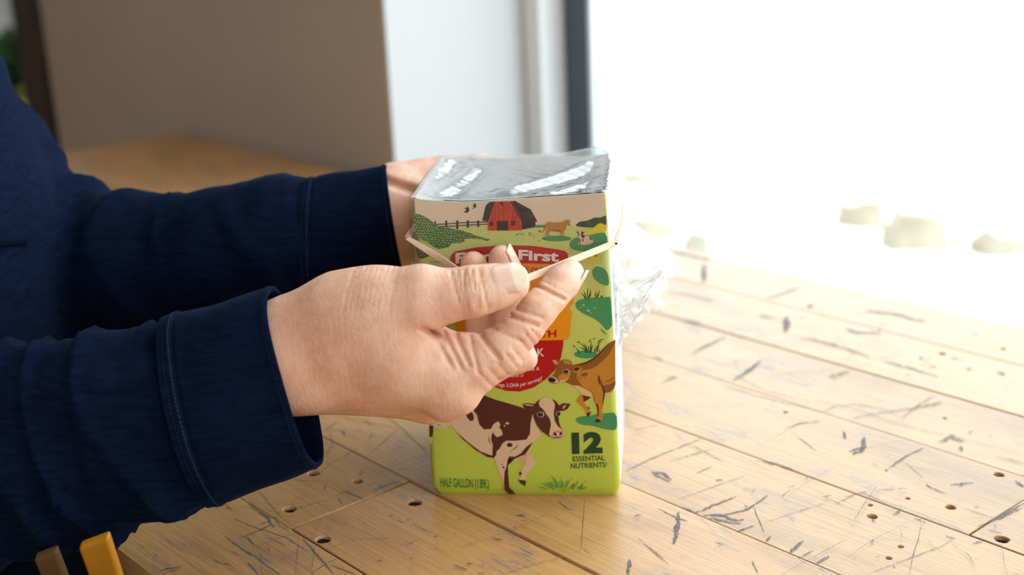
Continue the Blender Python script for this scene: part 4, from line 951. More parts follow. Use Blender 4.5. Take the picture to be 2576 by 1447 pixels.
# ---------------------------------------------------------------- right hand (near), palm up, pinching the band
R = {}
R['wrist0'] = N3(600, 945, 572, 21); R['wrist'] = N3(745, 893, 571, 20.5)
R['th0'] = N3(868, 806, 562, 19.0); R['th1'] = N3(960, 780, 556, 16.2); R['th2'] = N3(1052, 757, 551, 13.2); R['th2b'] = N3(1120, 745, 549.5, 10.8); R['th3'] = N3(1192, 733, 549, 10.3); R['th4'] = N3(1244, 722, 550, 9.0); R['th5'] = N3(1286, 713, 552, 7.9)
R['i0'] = N3(1128, 962, 566, 12.6); R['i1'] = N3(1195, 925, 564, 11.0); R['i2'] = N3(1264, 884, 563, 9.6); R['i3'] = N3(1320, 822, 562.5, 8.1); R['i4'] = N3(1354, 780, 564, 7.6); R['i5'] = N3(1386, 744, 567, 7.2); R['i6'] = N3(1412, 714, 571, 7.1); R['i7'] = N3(1436, 688, 575, 5.9)
R['m0'] = N3(1075, 993, 584, 12.6); R['m1'] = N3(1180, 945, 588, 9.8); R['m2'] = N3(1288, 885, 592, 9.2); R['m3'] = N3(1290, 820, 597, 8.0); R['m4'] = N3(1287, 757, 600, 7.9); R['m5'] = N3(1272, 690, 601, 7.7); R['m6'] = N3(1263, 650, 600, 6.2)
R['r0'] = N3(1032, 985, 602, 12.0); R['r1'] = N3(1130, 930, 608, 9.0); R['r2'] = N3(1224, 878, 612, 8.6); R['r3'] = N3(1214, 812, 613, 7.6); R['r4'] = N3(1212, 755, 613, 7.5); R['r5'] = N3(1200, 700, 610, 7.3); R['r6'] = N3(1190, 664, 608, 6.0)
R['p0'] = N3(940, 945, 612, 11.0); R['p1'] = N3(1000, 900, 617, 8.5); R['p2'] = N3(1055, 858, 618, 8.0); R['p3'] = N3(1095, 785, 619, 7.0); R['p4'] = N3(1122, 735, 617, 6.6); R['p5'] = N3(1140, 706, 616, 5.6)
allp = np.array([v[0] for v in R.values()])
HR = Field(allp.min(0) - 0.026, allp.max(0) + 0.026, 0.00085)
viewd = FWD
# palm and metacarpals
for key, k in (('i0', 0.010), ('m0', 0.010), ('r0', 0.010), ('p0', 0.010)):
    HR.cone(R['wrist'][0], R[key][0], R['wrist'][1], R[key][1], k)
HR.chain([R['wrist0'], R['wrist']], 0.008)
HR.chain([R['wrist'], R['th0'], R['th1'], R['th2']], 0.012)
# first web and the muscle between thumb and index
HR.chain([N3(900, 850, 564, 19), N3(1000, 885, 562, 15), N3(1090, 915, 563, 12)], 0.012)
HR.chain([N3(1010, 842, 559, 11), N3(1088, 872, 559, 7.0), N3(1150, 888, 561, 7.5), N3(1222, 884, 562, 8.0)], 0.005)
# fingers, each in a field of its own so that neighbours stay apart
def digit(keys, k=0.003):
    G = np.full(HR.F.shape, 0.05, np.float32)
    for a, b in zip(keys[:-1], keys[1:]): HR.cone(R[a][0], R[b][0], R[a][1], R[b][1], k, into=G)
    return G
for keys, kb in ((['i0', 'i1', 'i2', 'i3', 'i4', 'i5', 'i6', 'i7'], 0.006), (['m0', 'm1', 'm2', 'm3', 'm4', 'm5', 'm6'], 0.0025), (['r0', 'r1', 'r2', 'r3', 'r4', 'r5', 'r6'], 0.0025), (['p0', 'p1', 'p2', 'p3', 'p4', 'p5'], 0.0025)):
    HR.F = Field.smin(HR.F, digit(keys), kb)
# thumb, kept apart from the finger it presses on
G = np.full(HR.F.shape, 0.05, np.float32)
for a, b in zip(['th1', 'th2', 'th2b', 'th3', 'th4'], ['th2', 'th2b', 'th3', 'th4', 'th5']): HR.cone(R[a][0], R[b][0], R[a][1], R[b][1], 0.004, into=G)
HR.F = Field.smin(HR.F, G, 0.0025)
# finger pads and knuckles
def off(key, dx, dy, dZ=0): return None
HR.cone(at(1408, 704, .568), at(1428, 684, .572), 0.0052, 0.0046, 0.003)
HR.cone(at(1346, 768, .561), at(1362, 750, .5625), 0.0052, 0.0048, 0.003)
HR.cone(at(1262, 862, .560), at(1292, 832, .560), 0.0068, 0.0058, 0.003)
HR.cone(at(1062, 722, .548), at(1040, 728, .549), 0.0088, 0.0080, 0.005)         # thumb knuckle
HR.cone(at(1160, 1000, .562), at(1120, 1018, .566), 0.0072, 0.0075, 0.005)       # index knuckle
HR.cone(at(1325, 905, .592), at(1310, 905, .592), 0.0050, 0.0058, 0.003)         # middle knuckle
# creases
def crease(x0, y0, x1, y1, Z, wd, dp, rad, side=(0, 0)):
    c = at((x0 + x1) / 2, (y0 + y1) / 2, Z); t = at(x1, y1, Z) - at(x0, y0, Z)
    HR.groove(c, np.cross(t, FWD), wd, dp, rad)
for x0, y0, x1, y1, Z, wd, dp, rad in ((1270, 791, 1322, 809, .556, .0008, .0021, .0115), (1289, 775, 1338, 791, .5565, .0006, .0009, .0105), (1347, 717, 1398, 743, .561, .0008, .0020, .0105), (1360, 706, 1408, 730, .563, .0005, .0007, .009), (1206, 838, 1236, 876, .556, .0009, .0022, .0115), (1238, 826, 1290, 850, .556, .0006, .0008, .010),
                                       (1150, 850, 1176, 905, .556, .0009, .0016, .010), (1120, 842, 1160, 920, .556, .0008, .0014, .011), (1090, 836, 1128, 905, .555, .0008, .0013, .012), (1066, 826, 1092, 840, .550, .0012, .0030, .009), (1185, 860, 1200, 920, .554, .0007, .0010, .010)):
    crease(x0, y0, x1, y1, Z, wd, dp, rad)
for k, x in enumerate((1138, 1152, 1164, 1176, 1188, 1199, 1209)):          # wrinkles over the thumb joint
    j = (k * 37 % 11 - 5)
    crease(x + j * 0.6, 690, x + 12 - j, 760, .5395, .00042, .00055 if k % 2 else .0008, .010)
for k, (x, y) in enumerate(((1240, 940), (1262, 925), (1285, 905), (1300, 890), (1222, 955), (1330, 850), (1342, 835), (1318, 868))):
    crease(x, y, x + 30, y + 38, .556, .0005, .0007, .009)
for k in range(9): crease(1000 - k * 14, 676, 985 - k * 14, 760, .545, .0007, .0004, .016)
VR, QR = HR.mesh(); VR = sm_mesh(VR, QR, 1, 0.35)

# ---------------------------------------------------------------- left hand (far), holding the carton from behind
Lh = {}
Lh['w0'] = N3(820, 602, 715, 18); Lh['w1'] = N3(982, 546, 717, 20.5)
Lh['pa'] = N3(1040, 535, 729, 19); Lh['pb'] = N3(1130, 520, 735, 14)
Lh['t0'] = N3(1005, 470, 718, 13.5); Lh['t1'] = N3(1062, 452, 722, 10.6); Lh['t2'] = N3(1120, 438, 727, 9.4); Lh['t3'] = N3(1200, 430, 728, 8.6); Lh['t4'] = N3(1262, 427, 727, 7.6)
fing = [[(1190, 470, 736, 10), (1330, 470, 737, 8.6), (1440, 490, 735, 7.8), (1512, 510, 732, 7.2), (1553, 521, 726, 6.0)],
        [(1190, 520, 736, 10.4), (1335, 540, 737, 8.8), (1450, 560, 737, 8), (1520, 572, 736, 7)],
        [(1180, 570, 735, 10), (1310, 605, 737, 8.4), (1410, 630, 737, 7.6), (1470, 642, 736, 6.8)],
        [(1160, 615, 735, 9), (1260, 660, 736, 7.6), (1330, 690, 736, 6.8), (1375, 705, 736, 6.0)]]
pts = [v[0] for v in Lh.values()] + [at(a, b, c / 1000) for f_ in fing for a, b, c, d in f_]
HL = Field(np.min(pts, 0) - 0.03, np.max(pts, 0) + 0.03, 0.0012)
HL.chain([Lh['w0'], Lh['w1']], 0.01)
for f_ in fing: HL.cone(Lh['w1'][0], at(f_[0][0], f_[0][1], f_[0][2] / 1000), 0.0205, f_[0][3] * mm, 0.014)
HL.chain([Lh['w1'], Lh['pa'], Lh['pb']], 0.01)
HL.chain([Lh['w1'], N3(1010, 505, 716, 16), N3(1052, 490, 722, 11)], 0.006)
HL.chain([Lh['w1'], N3(1020, 585, 716, 16), N3(1060, 600, 726, 12)], 0.008)
HL.chain([Lh['t0'], Lh['t1'], Lh['t2'], Lh['t3'], Lh['t4']], 0.005)
for f_ in fing:
    G = np.full(HL.F.shape, 0.05, np.float32)
    for a, b in zip(f_[:-1], f_[1:]): HL.cone(at(a[0], a[1], a[2] / 1000), at(b[0], b[1], b[2] / 1000), a[3] * mm, b[3] * mm, 0.003, into=G)
    HL.F = Field.smin(HL.F, G, 0.004)
c = at(1015, 472, .702); HL.groove(c, np.cross(at(1050, 484, .702) - at(985, 462, .702), FWD), .0022, .0045, .016)
VL, QL = HL.mesh(); VL = sm_mesh(VL, QL, 2, 0.4)

# ---------------------------------------------------------------- arms and trunk under the shirt (low resolution)
ARM_R = [(745, 893, 571, 19), (540, 985, 572, 20), (300, 1070, 576, 22), (0, 1135, 584, 24), (-260, 1180, 596, 26)]
ARM_RU = [(-260, 1180, 596, 26), (-600, 700, 610, 36), (-700, 250, 625, 40)]
ARM_L = [(965, 540, 716, 20), (770, 600, 715, 20), (560, 652, 722, 24), (330, 672, 735, 27), (150, 650, 755, 29)]
ARM_LU = [(150, 650, 755, 29), (-60, 447, 768, 31), (-500, 0, 788, 36)]
TRUNK = [(-600, -60, 690, 68), (-530, 250, 690, 70), (-440, 600, 690, 72), (-450, 850, 690, 72)]
bpts = [at(a, b, c / 1000) for L_ in (ARM_R, ARM_RU, ARM_L, ARM_LU, TRUNK) for a, b, c, d in L_]
neck = at(-540, -60, .69) + np.array([0.0, 0, 0.05]); hips = at(-450, 850, .69) + np.array([-0.13, -0.12, -0.22])
BD = Field(np.min(bpts + [hips, neck], 0) - 0.13, np.max(bpts + [hips, neck], 0) + 0.13, 0.006)
for L_ in (ARM_R, ARM_RU, ARM_L, ARM_LU, TRUNK):
    BD.chain([N3(*q) for q in L_], 0.02)
BD.cone(neck, neck + np.array([0, 0, 0.10]), 0.055, 0.05, 0.03)
BD.cone(at(-450, 850, .69), hips, 0.085, 0.10, 0.03)
VB, QB = BD.mesh(); VB = sm_mesh(VB, QB, 2)
V_all = np.concatenate([VR, VL, VB]); Q_all = np.concatenate([QR, QL + len(VR), QB + len(VR) + len(VL)])
person = empty('person', (hips[0], hips[1], 0.0))
tag(person, 'person in a navy linen shirt pinching the rubber band on the carton', 'person')
PL = np.array(person.location)
mesh_np('body', V_all - PL, Q_all, person, (m_skin,), True)

# nails: curved plates that follow the finger surface
def surf_r(F, c, d, r0=0.0155):
    """distance from c along d to the skin surface, marching inwards from r0"""
    r = r0
    while r > 0.002:
        g = (c + d * r - F.lo) / F.h; i = np.floor(g).astype(int)
        if (i >= 0).all() and (i < F.n - 1).all():
            f = g - i; C = F.F[i[0]:i[0] + 2, i[1]:i[1] + 2, i[2]:i[2] + 2]
            v = ((C[0] * (1 - f[0]) + C[1] * f[0]).T @ np.array([1 - f[1], f[1]])) @ np.array([1 - f[2], f[2]])
            if v < 0: return r
        r -= 0.00015
    return r
def nail(tip_c, axis, normal, length, width, overhang, name='fingernail', F=None, lift=0.00045):
    F = F or HR
    axis = np.asarray(axis, float); axis /= np.linalg.norm(axis)
    normal = np.asarray(normal, float); normal -= axis * (normal @ axis); normal /= np.linalg.norm(normal)
    side = np.cross(axis, normal)
    nu_, nv_ = 34, 19
    half0 = width / 2
    xs = np.linspace(-length, overhang, nu_); ts = np.linspace(-1, 1, nv_)
    Rm = np.zeros(nu_)
    for i, x in enumerate(xs):
        Rm[i] = surf_r(F, tip_c + axis * min(x, -0.001), normal)
    cf = np.polyfit(xs[xs < -0.001], Rm[xs < -0.001], 1); Rl = np.polyval(cf, xs) + lift
    rad = float(np.clip(np.mean(Rm), 0.0055, 0.0105)) * 1.02
    P = np.zeros((nu_, nv_, 3))
    for i, x in enumerate(xs):
        s_ = (x + length) / (length + overhang)
        wk = (0.84 + 0.16 * min(1, s_ * 3)) * (1 - 0.22 * max(0, (s_ - 0.72) / 0.28) ** 2)
        for j, t in enumerate(ts):
            ph = t * half0 * wk / rad
            cut = -0.0028 * t * t * max(0, (s_ - 0.55) / 0.45) ** 2 + 0.0022 * t * t * max(0, (0.35 - s_) / 0.35)
            P[i, j] = tip_c + axis * (x + cut) + normal * (Rl[i] - rad * (1 - math.cos(ph)) * 1.0) + side * (rad * math.sin(ph))
            P[i, j] -= normal * (0.0011 * max(0, (0.22 - s_) / 0.22) ** 1.5 + 0.0006 * t ** 4 * max(0, 1 - s_ * 1.4))
    th = 0.0004
    V = np.concatenate([P.reshape(-1, 3), (P - normal * th).reshape(-1, 3)]) - PL
    n_ = nu_ * nv_; Fc = []; MI = []
    for i in range(nu_ - 1):
        for j in range(nv_ - 1):
            a, b, c_, d = i * nv_ + j, (i + 1) * nv_ + j, (i + 1) * nv_ + j + 1, i * nv_ + j + 1
            m_ = 1 if (xs[i] + xs[i + 1]) / 2 > -0.0004 + 0.0014 * (ts[j] + 0.06) ** 2 else 0
            Fc += [(a, d, c_, b), (n_ + a, n_ + b, n_ + c_, n_ + d)]; MI += [m_, m_]
    ring = [(i, 0) for i in range(nu_)] + [(nu_ - 1, j) for j in range(1, nv_)] + [(i, nv_ - 1) for i in range(nu_ - 2, -1, -1)] + [(0, j) for j in range(nv_ - 2, 0, -1)]
    ids = [i * nv_ + j for i, j in ring]
    for a, b in zip(ids, ids[1:] + ids[:1]): Fc.append((a, b, n_ + b, n_ + a)); MI.append(1 if a // nv_ >= nu_ - 3 else 0)
    o = mesh_py(name, V, Fc, person, (m_nail,), True)
    tipv = np.clip((xs[:, None] + 0.0006 - 0.0016 * ts[None, :] ** 2) / 0.0007 + 0.5, 0, 1)
    at_ = o.data.attributes.new('tip', 'FLOAT', 'POINT'); at_.data.foreach_set('value', np.concatenate([tipv.ravel(), tipv.ravel()]).astype(np.float32))
    bm = bmesh.new(); bm.from_mesh(o.data); bmesh.ops.recalc_face_normals(bm, faces=bm.faces); bm.to_mesh(o.data); bm.free()
    return o
nail(at(1286, 713, .552), R['th5'][0] - R['th3'][0], -FWD * 1.0 + UPV * 0.38, 0.0112, 0.0150, 0.0062, 'thumbnail')
nail(R['i7'][0], R['i7'][0] - R['i5'][0], RGT * 0.80 - UPV * 0.55 + FWD * 0.10, 0.0095, 0.0100, 0.0070, lift=0.0006)
nail(R['m6'][0], R['m6'][0] - R['m4'][0], RGT * 0.95 - FWD * 0.30 + UPV * 0.1, 0.0070, 0.0100, 0.0058, lift=0.0006)
nail(R['r6'][0], R['r6'][0] - R['r4'][0], RGT * 0.95 - FWD * 0.30 + UPV * 0.1, 0.0070, 0.0096, 0.0058, lift=0.0006)
nail(R['p5'][0], R['p5'][0] - R['p4'][0], RGT * 0.8 + FWD * 0.3 + UPV * 0.4, 0.006, 0.008, 0.0045)
nail(at(1553, 521, .726), at(1553, 521, .726) - at(1512, 510, .732), FWD * 0.9 + RGT * 0.3, 0.008, 0.0098, 0.004, F=HL)
# ================================================================ the shirt
fb = NT('navy_linen')
_v = fb.coords('Object')
w1 = fb.n('ShaderNodeTexWave'); w1.bands_direction = 'X'; w1.inputs['Scale'].default_value = 420; w1.inputs['Distortion'].default_value = 2.5; w1.inputs['Detail'].default_value = 2
w2 = fb.n('ShaderNodeTexWave'); w2.bands_direction = 'Z'; w2.inputs['Scale'].default_value = 420; w2.inputs['Distortion'].default_value = 2.5; w2.inputs['Detail'].default_value = 2
fb.l(_v, w1.inputs['Vector']); fb.l(_v, w2.inputs['Vector'])
slub = fb.noise(fb.coords('Object', scale=(1, 1, 6)), 90, 4, 0.6)
weave = fb.math('ADD', w1.outputs['Fac'], w2.outputs['Fac'])
col = fb.ramp(slub, [(0.3, (0.0022, 0.0048, 0.0150)), (0.7, (0.0046, 0.0098, 0.030))])
fb.l(col, fb.b.inputs['Base Color']); fb.set(Roughness=0.92); fb.b.inputs['Specular IOR Level'].default_value = 0.02
fb.b.inputs['Sheen Weight'].default_value = 0.05; fb.b.inputs['Sheen Roughness'].default_value = 0.35; fb.b.inputs['Sheen Tint'].default_value = (0.25, 0.40, 0.80, 1)
fb.l(fb.bump(fb.math('ADD', fb.math('MULTIPLY', weave, 0.3), slub), 0.35, 0.0006), fb.b.inputs['Normal'])
m_shirt = fb.m
m_thread = plain('navy_thread', (0.02, 0.032, 0.062), 0.9, 0.1)

def fold_fn(s0, L, axis, waves, ref=None):
    """displacement of a sleeve section: ridged folds running round the arm at a slant"""
    axis = axis / np.linalg.norm(axis)
    e1 = np.cross(axis, UPV); e1 /= np.linalg.norm(e1); e2 = np.cross(axis, e1)
    def f(t, qx, qy, qz):
        th = np.arctan2(qx * e1[0] + qy * e1[1] + qz * e1[2], qx * e2[0] + qy * e2[1] + qz * e2[2])
        s = s0 + t * L
        out = 0
        for (lam, m, ph, amp, c, wd, p) in waves:
            a = np.sin(math.pi * s / lam + m * th * 0.5 + ph + 0.8 * np.sin(th + ph * 2) + 0.6 * np.sin(s * 90 + ph))
            out = out + amp * ((1 - np.abs(a)) ** p - 0.35) * np.exp(-((s - c) / wd) ** 2)
        return out
    return f
def sleeve(F, nodes, waves, k=0.012, fs=1.0):
    s0 = 0.0
    for a, b in zip(nodes[:-1], nodes[1:]):
        A, ra = N3(*a); B, rb = N3(*b); L = float(np.linalg.norm(B - A))
        F.cone(A, B, ra, rb, k, flat=FWD, fs=fs, disp=fold_fn(s0, L, B - A, waves)); s0 += L
SL_R = [(500, 1030, 573, 39.5), (400, 1062, 575, 40.5), (300, 1088, 577, 42.5), (100, 1128, 582, 47), (-120, 1160, 590, 52), (-320, 1190, 600, 56)]
SL_RU = [(-320, 1190, 600, 56), (-600, 700, 610, 58), (-720, 230, 625, 62)]
SL_L = [(768, 601, 715, 29.5), (730, 606, 715.5, 31.0), (690, 612, 716, 36), (560, 655, 722, 37.5), (330, 675, 735, 40.5), (160, 652, 752, 43)]
SL_LU = [(160, 652, 752, 43), (-55, 450, 766, 42), (-282, 240, 778, 48), (-540, -40, 788, 56)]
TR = [(-590, -60, 690, 92), (-480, 300, 690, 88), (-366, 600, 690, 92), (-362, 830, 690, 92)]
waves_r = [(0.024, 1.0, 0.3, 0.0115, 0.045, 0.05, 2.2), (0.019, -2.0, 1.3, 0.0048, 0.04, 0.05, 2.2), (0.040, 2.0, 2.1, 0.0090, 0.16, 0.08, 1.8), (0.031, -1.0, 0.9, 0.0060, 0.20, 0.1, 2.0), (0.012, 1.0, 0.5, 0.0036, 0.022, 0.03, 1.6)]
waves_l = [(0.024, 1.0, 0.8, 0.0070, 0.018, 0.016, 2.0), (0.012, 0.5, 0.1, 0.0030, 0.015, 0.02, 1.6), (0.030, 1.0, 0.2, 0.0065, 0.12, 0.07, 2.0), (0.021, -2.0, 1.1, 0.0046, 0.16, 0.06, 2.2), (0.036, 2.0, 0.4, 0.0085, 0.20, 0.05, 1.8)]
pts = [at(a, b, c / 1000) for L_ in (SL_R, SL_RU) for a, b, c, d in L_]
FR = Field(np.min(pts, 0) - 0.08, np.max(pts, 0) + 0.08, 0.0024)
sleeve(FR, SL_R, waves_r, fs=1.35); sleeve(FR, SL_RU, waves_r, fs=1.0)
V1, Q1 = FR.mesh(); V1 = sm_mesh(V1, Q1, 1, 0.4)
hem = hips + np.array([0.02, 0.02, -0.05])
pts = [at(a, b, c / 1000) for L_ in (SL_L, SL_LU, TR) for a, b, c, d in L_] + [hem]
FL_ = Field(np.min(pts, 0) - 0.16, np.max(pts, 0) + 0.16, 0.0034)
sleeve(FL_, SL_L, waves_l, fs=1.15); sleeve(FL_, SL_LU, [(0.05, 1.0, 0.2, 0.011, 0.02, 0.10, 2.0), (0.034, -1.0, 1.0, 0.008, 0.06, 0.1, 2.0)])
G = np.full(FL_.F.shape, 0.05, np.float32)
s0 = 0.0
for a, b in zip(TR[:-1], TR[1:]):
    A, ra = N3(*a); B, rb = N3(*b); L = float(np.linalg.norm(B - A))
    FL_.cone(A, B, ra, rb, 0.03, flat=FWD, fs=0.62, disp=fold_fn(s0, L, B - A, [(0.11, 1.0, 0.4, 0.004, 0.15, 0.2, 1.5), (0.06, 2.0, 1.4, 0.0018, 0.1, 0.2, 1.6)]), into=G); s0 += L
FL_.cone(at(-362, 830, .69), hem, 0.092, 0.115, 0.03, flat=FWD, fs=0.7, into=G)
FL_.F = Field.smin(FL_.F, G, 0.012)
V2, Q2 = FL_.mesh(); V2 = sm_mesh(V2, Q2, 1, 0.4)
shirt = mesh_np('shirt', np.concatenate([V1, V2]) - PL, np.concatenate([Q1, Q2 + len(V1)]), person, (m_shirt,), True)
shirt['label'] = 'navy blue linen shirt with long loose sleeves'

def cuff(edge_a, edge_b, dep_a, dep_b, Z_a, Z_b, name='cuff', seed=0, wob=0.0008):
    """edge_*: px top and bottom of the cuff at its sleeve seam (a) and its open end (b)"""
    def ring(edge, Z, dep):
        t, b_ = at(*edge[0], Z), at(*edge[1], Z); return (t + b_) / 2, (t - b_) / 2, dep
    ca, va, da = ring(edge_a, Z_a, dep_a); cb, vb, db = ring(edge_b, Z_b, dep_b)
    rr = np.random.default_rng(seed); ph = rr.uniform(0, 6, 5)
    nseg, nl_ = 96, 22
    prof = []
    axis = cb - ca; L = np.linalg.norm(axis); axis = axis / L
    for i in range(nl_): prof.append((i / (nl_ - 1), 0.0))
    def P(s, th, off):
        c = ca + (cb - ca) * s; v = va + (vb - va) * s; dp = da + (db - da) * s
        vl = np.linalg.norm(v); vn = v / vl; n_ = np.cross(axis, vn)
        n_ /= np.linalg.norm(n_)
        w_ = wob * (math.sin(3 * th + ph[0] + 2 * s) + 0.6 * math.sin(5 * th + ph[1] - 3 * s) + 0.4 * math.sin(9 * s + 2 * th + ph[2]))
        seam = 0.0007 * math.exp(-((s - 0.06) / 0.03) ** 2) + 0.0005 * math.exp(-((s - 0.965) / 0.02) ** 2) - 0.0009 * math.exp(-((s - 0.115) / 0.012) ** 2)
        k = off + w_ + seam
        sg = lambda x: math.copysign(abs(x) ** 0.85, x)
        return c + vn * (vl + k) * sg(math.cos(th)) + n_ * (dp + k) * sg(math.sin(th))
    rows = [[P(s, 2 * math.pi * j / nseg, 0.0009) for j in range(nseg)] for s in np.linspace(-0.03, 1.0, 60)]
    rows += [[P(1.006, 2 * math.pi * j / nseg, 0.0002) for j in range(nseg)]]
    rows += [[P(s, 2 * math.pi * j / nseg, -0.0012) for j in range(nseg)] for s in np.linspace(1.0, 0.15, 14)]
    o = grid_mesh(name, np.array(rows) - PL, shirt, (m_shirt,), True, closed=True)
    o.matrix_parent_inverse = Matrix.Identity(4)
    # two rows of stitching as tiny raised dashes
    V, F = [], []
    for s in (0.03, 0.085, 0.955):
        for j in range(0, nseg * 2):
            t0 = 2 * math.pi * j / (nseg * 2); t1 = t0 + 2 * math.pi / (nseg * 2) * 0.62; b_ = len(V)
            for (ss, tt) in ((s - 0.004, t0), (s + 0.004, t0), (s + 0.004, t1), (s - 0.004, t1)): V.append(P(ss, tt, 0.00125) - PL)
            F.append((b_, b_ + 1, b_ + 2, b_ + 3))
    st_ = mesh_py('stitching', V, F, shirt, (m_thread,)); st_['kind'] = 'stuff'
    return o
cuff(((428, 797), (540, 1266)), ((683, 722), (803, 1165)), 0.031, 0.028, .573, .571, seed=1)
cuff(((772, 459), (768, 744)), ((974, 417), (1012, 670)), 0.027, 0.027, .715, .716, seed=2)
# chest pocket: a patch laid on the chest, found by marching onto the trunk surface
def trunk_hit(x, y):
    d = ray(x, y); nrm = np.linalg.norm(d); t = 0.52
    def sd(p_):
        g = (p_ - FL_.lo) / FL_.h; i = np.floor(g).astype(int)
        if (i < 0).any() or (i >= FL_.n - 1).any(): return 0.05
        f = g - i; v = 0
        for a in (0, 1):
            for b_ in (0, 1):
                for c_ in (0, 1): v += FL_.F[i[0] + a, i[1] + b_, i[2] + c_] * (f[0] if a else 1 - f[0]) * (f[1] if b_ else 1 - f[1]) * (f[2] if c_ else 1 - f[2])
        return v
    for _ in range(400):
        p_ = CAM + d * t; s_ = sd(p_)
        if s_ < 0.0004: return p_
        t += max(0.0004, min(s_, 0.01) * 0.8) / nrm
    return CAM + d * t
pk = []
for i, fy in enumerate(np.linspace(0, 1, 14)):
    row = []
    for fx in np.linspace(0, 1, 14):
        x = -190 + 262 * fx + (-20 * (1 - fy)) * fx; y = 350 + fy * (285 - 22 * fx)
        q = trunk_hit(x, y); row.append(q)
    pk.append(row)
pk = np.array(pk); vdir = (pk - CAM); vdir /= np.linalg.norm(vdir, axis=-1, keepdims=True)
nrm_ = np.cross(np.gradient(pk, axis=0), np.gradient(pk, axis=1)); nrm_ /= np.linalg.norm(nrm_, axis=-1, keepdims=True) + 1e-9
if (nrm_ * vdir).sum() > 0: nrm_ = -nrm_
Pp = pk + nrm_ * 0.0016
edge = np.concatenate([Pp[-1:], (pk + nrm_ * -0.001)[-1:]]); Pp = np.concatenate([Pp, (pk - nrm_ * 0.001)[-1:]])
grid_mesh('chest_pocket', Pp - PL, shirt, (m_shirt,), True)

# trousers and shoes, below the table edge
m_tr = plain('black_trousers', (0.010, 0.011, 0.015), 0.9, 0.1, noise=0.2)
m_shoe = plain('brown_shoe', (0.05, 0.03, 0.02), 0.5, 0.3)
SIDE = AL
hp0 = np.array([hips[0], hips[1], 0.54])
tpts = []
legs = []
for sgn in (-1, 1):
    h_ = hp0 + SIDE * 0.09 * sgn; kn = h_ + PE * 0.40 + np.array([0, 0, 0.02]); an = kn + PE * 0.03; an[2] = 0.09
    legs.append((h_, kn, an)); tpts += [h_, kn, an]
FT = Field(np.min(tpts, 0) - 0.16, np.max(tpts, 0) + 0.16, 0.008)
for h_, kn, an in legs: FT.cone(h_, kn, 0.088, 0.066, 0.02); FT.cone(kn, an, 0.064, 0.045, 0.02)
FT.cone(legs[0][0], legs[1][0], 0.10, 0.10, 0.03)
V, Q = FT.mesh(); V = sm_mesh(V, Q, 2)
mesh_np('trousers', V - PL, Q, person, (m_tr,), True)
for h_, kn, an in legs:
    FS = Field(an - 0.2, an + 0.25, 0.006)
    h0 = np.array([an[0], an[1], 0.0])
    FS.cone(h0 - PE * 0.03 + [0, 0, 0.042], h0 + PE * 0.16 + [0, 0, 0.036], 0.040, 0.034, 0.02); FS.cone(h0 + [0, 0, 0.05], h0 + [0, 0, 0.10], 0.042, 0.045, 0.02)
    V, Q = FS.mesh(); V = sm_mesh(V, Q, 2); V[:, 2] = np.maximum(V[:, 2], 0.001)
    mesh_np('shoe', V - PL, Q, person, (m_shoe,), True)
# ================================================================ chair at the near edge, amber back posts
m_amb = plain('amber_varnished_wood', (0.50, 0.22, 0.012), 0.38, 0.45, noise=0.15, nscale=25)
m_brn = plain('brown_leather_chair_pad', (0.14, 0.075, 0.03), 0.55, 0.3, noise=0.1)
def slab(name, p0, wv, dv, tv, parent, mat, bevel=0.002):
    """oriented bar: corner p0 and three edge vectors"""
    base = np.array(parent.location)
    v = [p0 + wv * a + dv * b_ + tv * c_ - base for a in (0, 1) for b_ in (0, 1) for c_ in (0, 1)]
    f = [(0, 1, 3, 2), (4, 6, 7, 5), (0, 4, 5, 1), (2, 3, 7, 6), (0, 2, 6, 4), (1, 5, 7, 3)]
    o = mesh_py(name, v, f, parent, (mat,))
    bm = bmesh.new(); bm.from_mesh(o.data); bmesh.ops.recalc_face_normals(bm, faces=bm.faces)
    bmesh.ops.bevel(bm, geom=bm.edges[:], offset=bevel, segments=3, affect='EDGES', profile=0.5); bm.to_mesh(o.data); bm.free()
    return o
ZC = 0.535
tl = at(197, 1384, ZC); tr_ = at(271, 1357, ZC - 0.006)
wv = tr_ - tl
dn = at(300, 1560, ZC + 0.045) - at(232, 1360, ZC); dn /= np.linalg.norm(dn)
tn = np.cross(wv, dn); tn /= np.linalg.norm(tn)
if tn @ FWD < 0: tn = -tn
foot = tl + dn * ((tl[2]) / -dn[2])
chair = empty('chair', (tl[0] - 0.05, tl[1] - 0.10, 0.0))
tag(chair, 'wooden chair with amber back posts at the lower left, beside the table edge', 'chair')
PLEN = 0.33
slab('back_post', tl, wv, dn * PLEN, tn * 0.005, chair, m_amb, 0.0015)
bt = at(84, 1412, ZC + 0.02)
slab('back_post', bt, wv * 0.8, dn * PLEN, tn * 0.005, chair, m_brn, 0.0015)
sc = tl + dn * PLEN
cdir = -FWD.copy(); cdir[2] = 0; cdir /= np.linalg.norm(cdir)
cs_ = np.cross(cdir, [0, 0, 1.0]); cs_ = np.asarray(cs_)
seat_o = np.array([sc[0], sc[1], 0.44]) + cdir * 0.02
slab('seat', seat_o - cs_ * 0.03, cs_ * -0.34, cdir * 0.32, np.array([0, 0, -0.03]), chair, m_amb, 0.006)
for a in (0.05, 0.30):
    for b_ in (0.03, 0.28):
        q = seat_o - cs_ * (0.03 + a - 0.015) + cdir * b_; q = np.array([q[0], q[1], 0.409])
        slab('leg', q, cs_ * -0.03, cdir * 0.03, np.array([0, 0, -0.409]), chair, m_amb, 0.003)
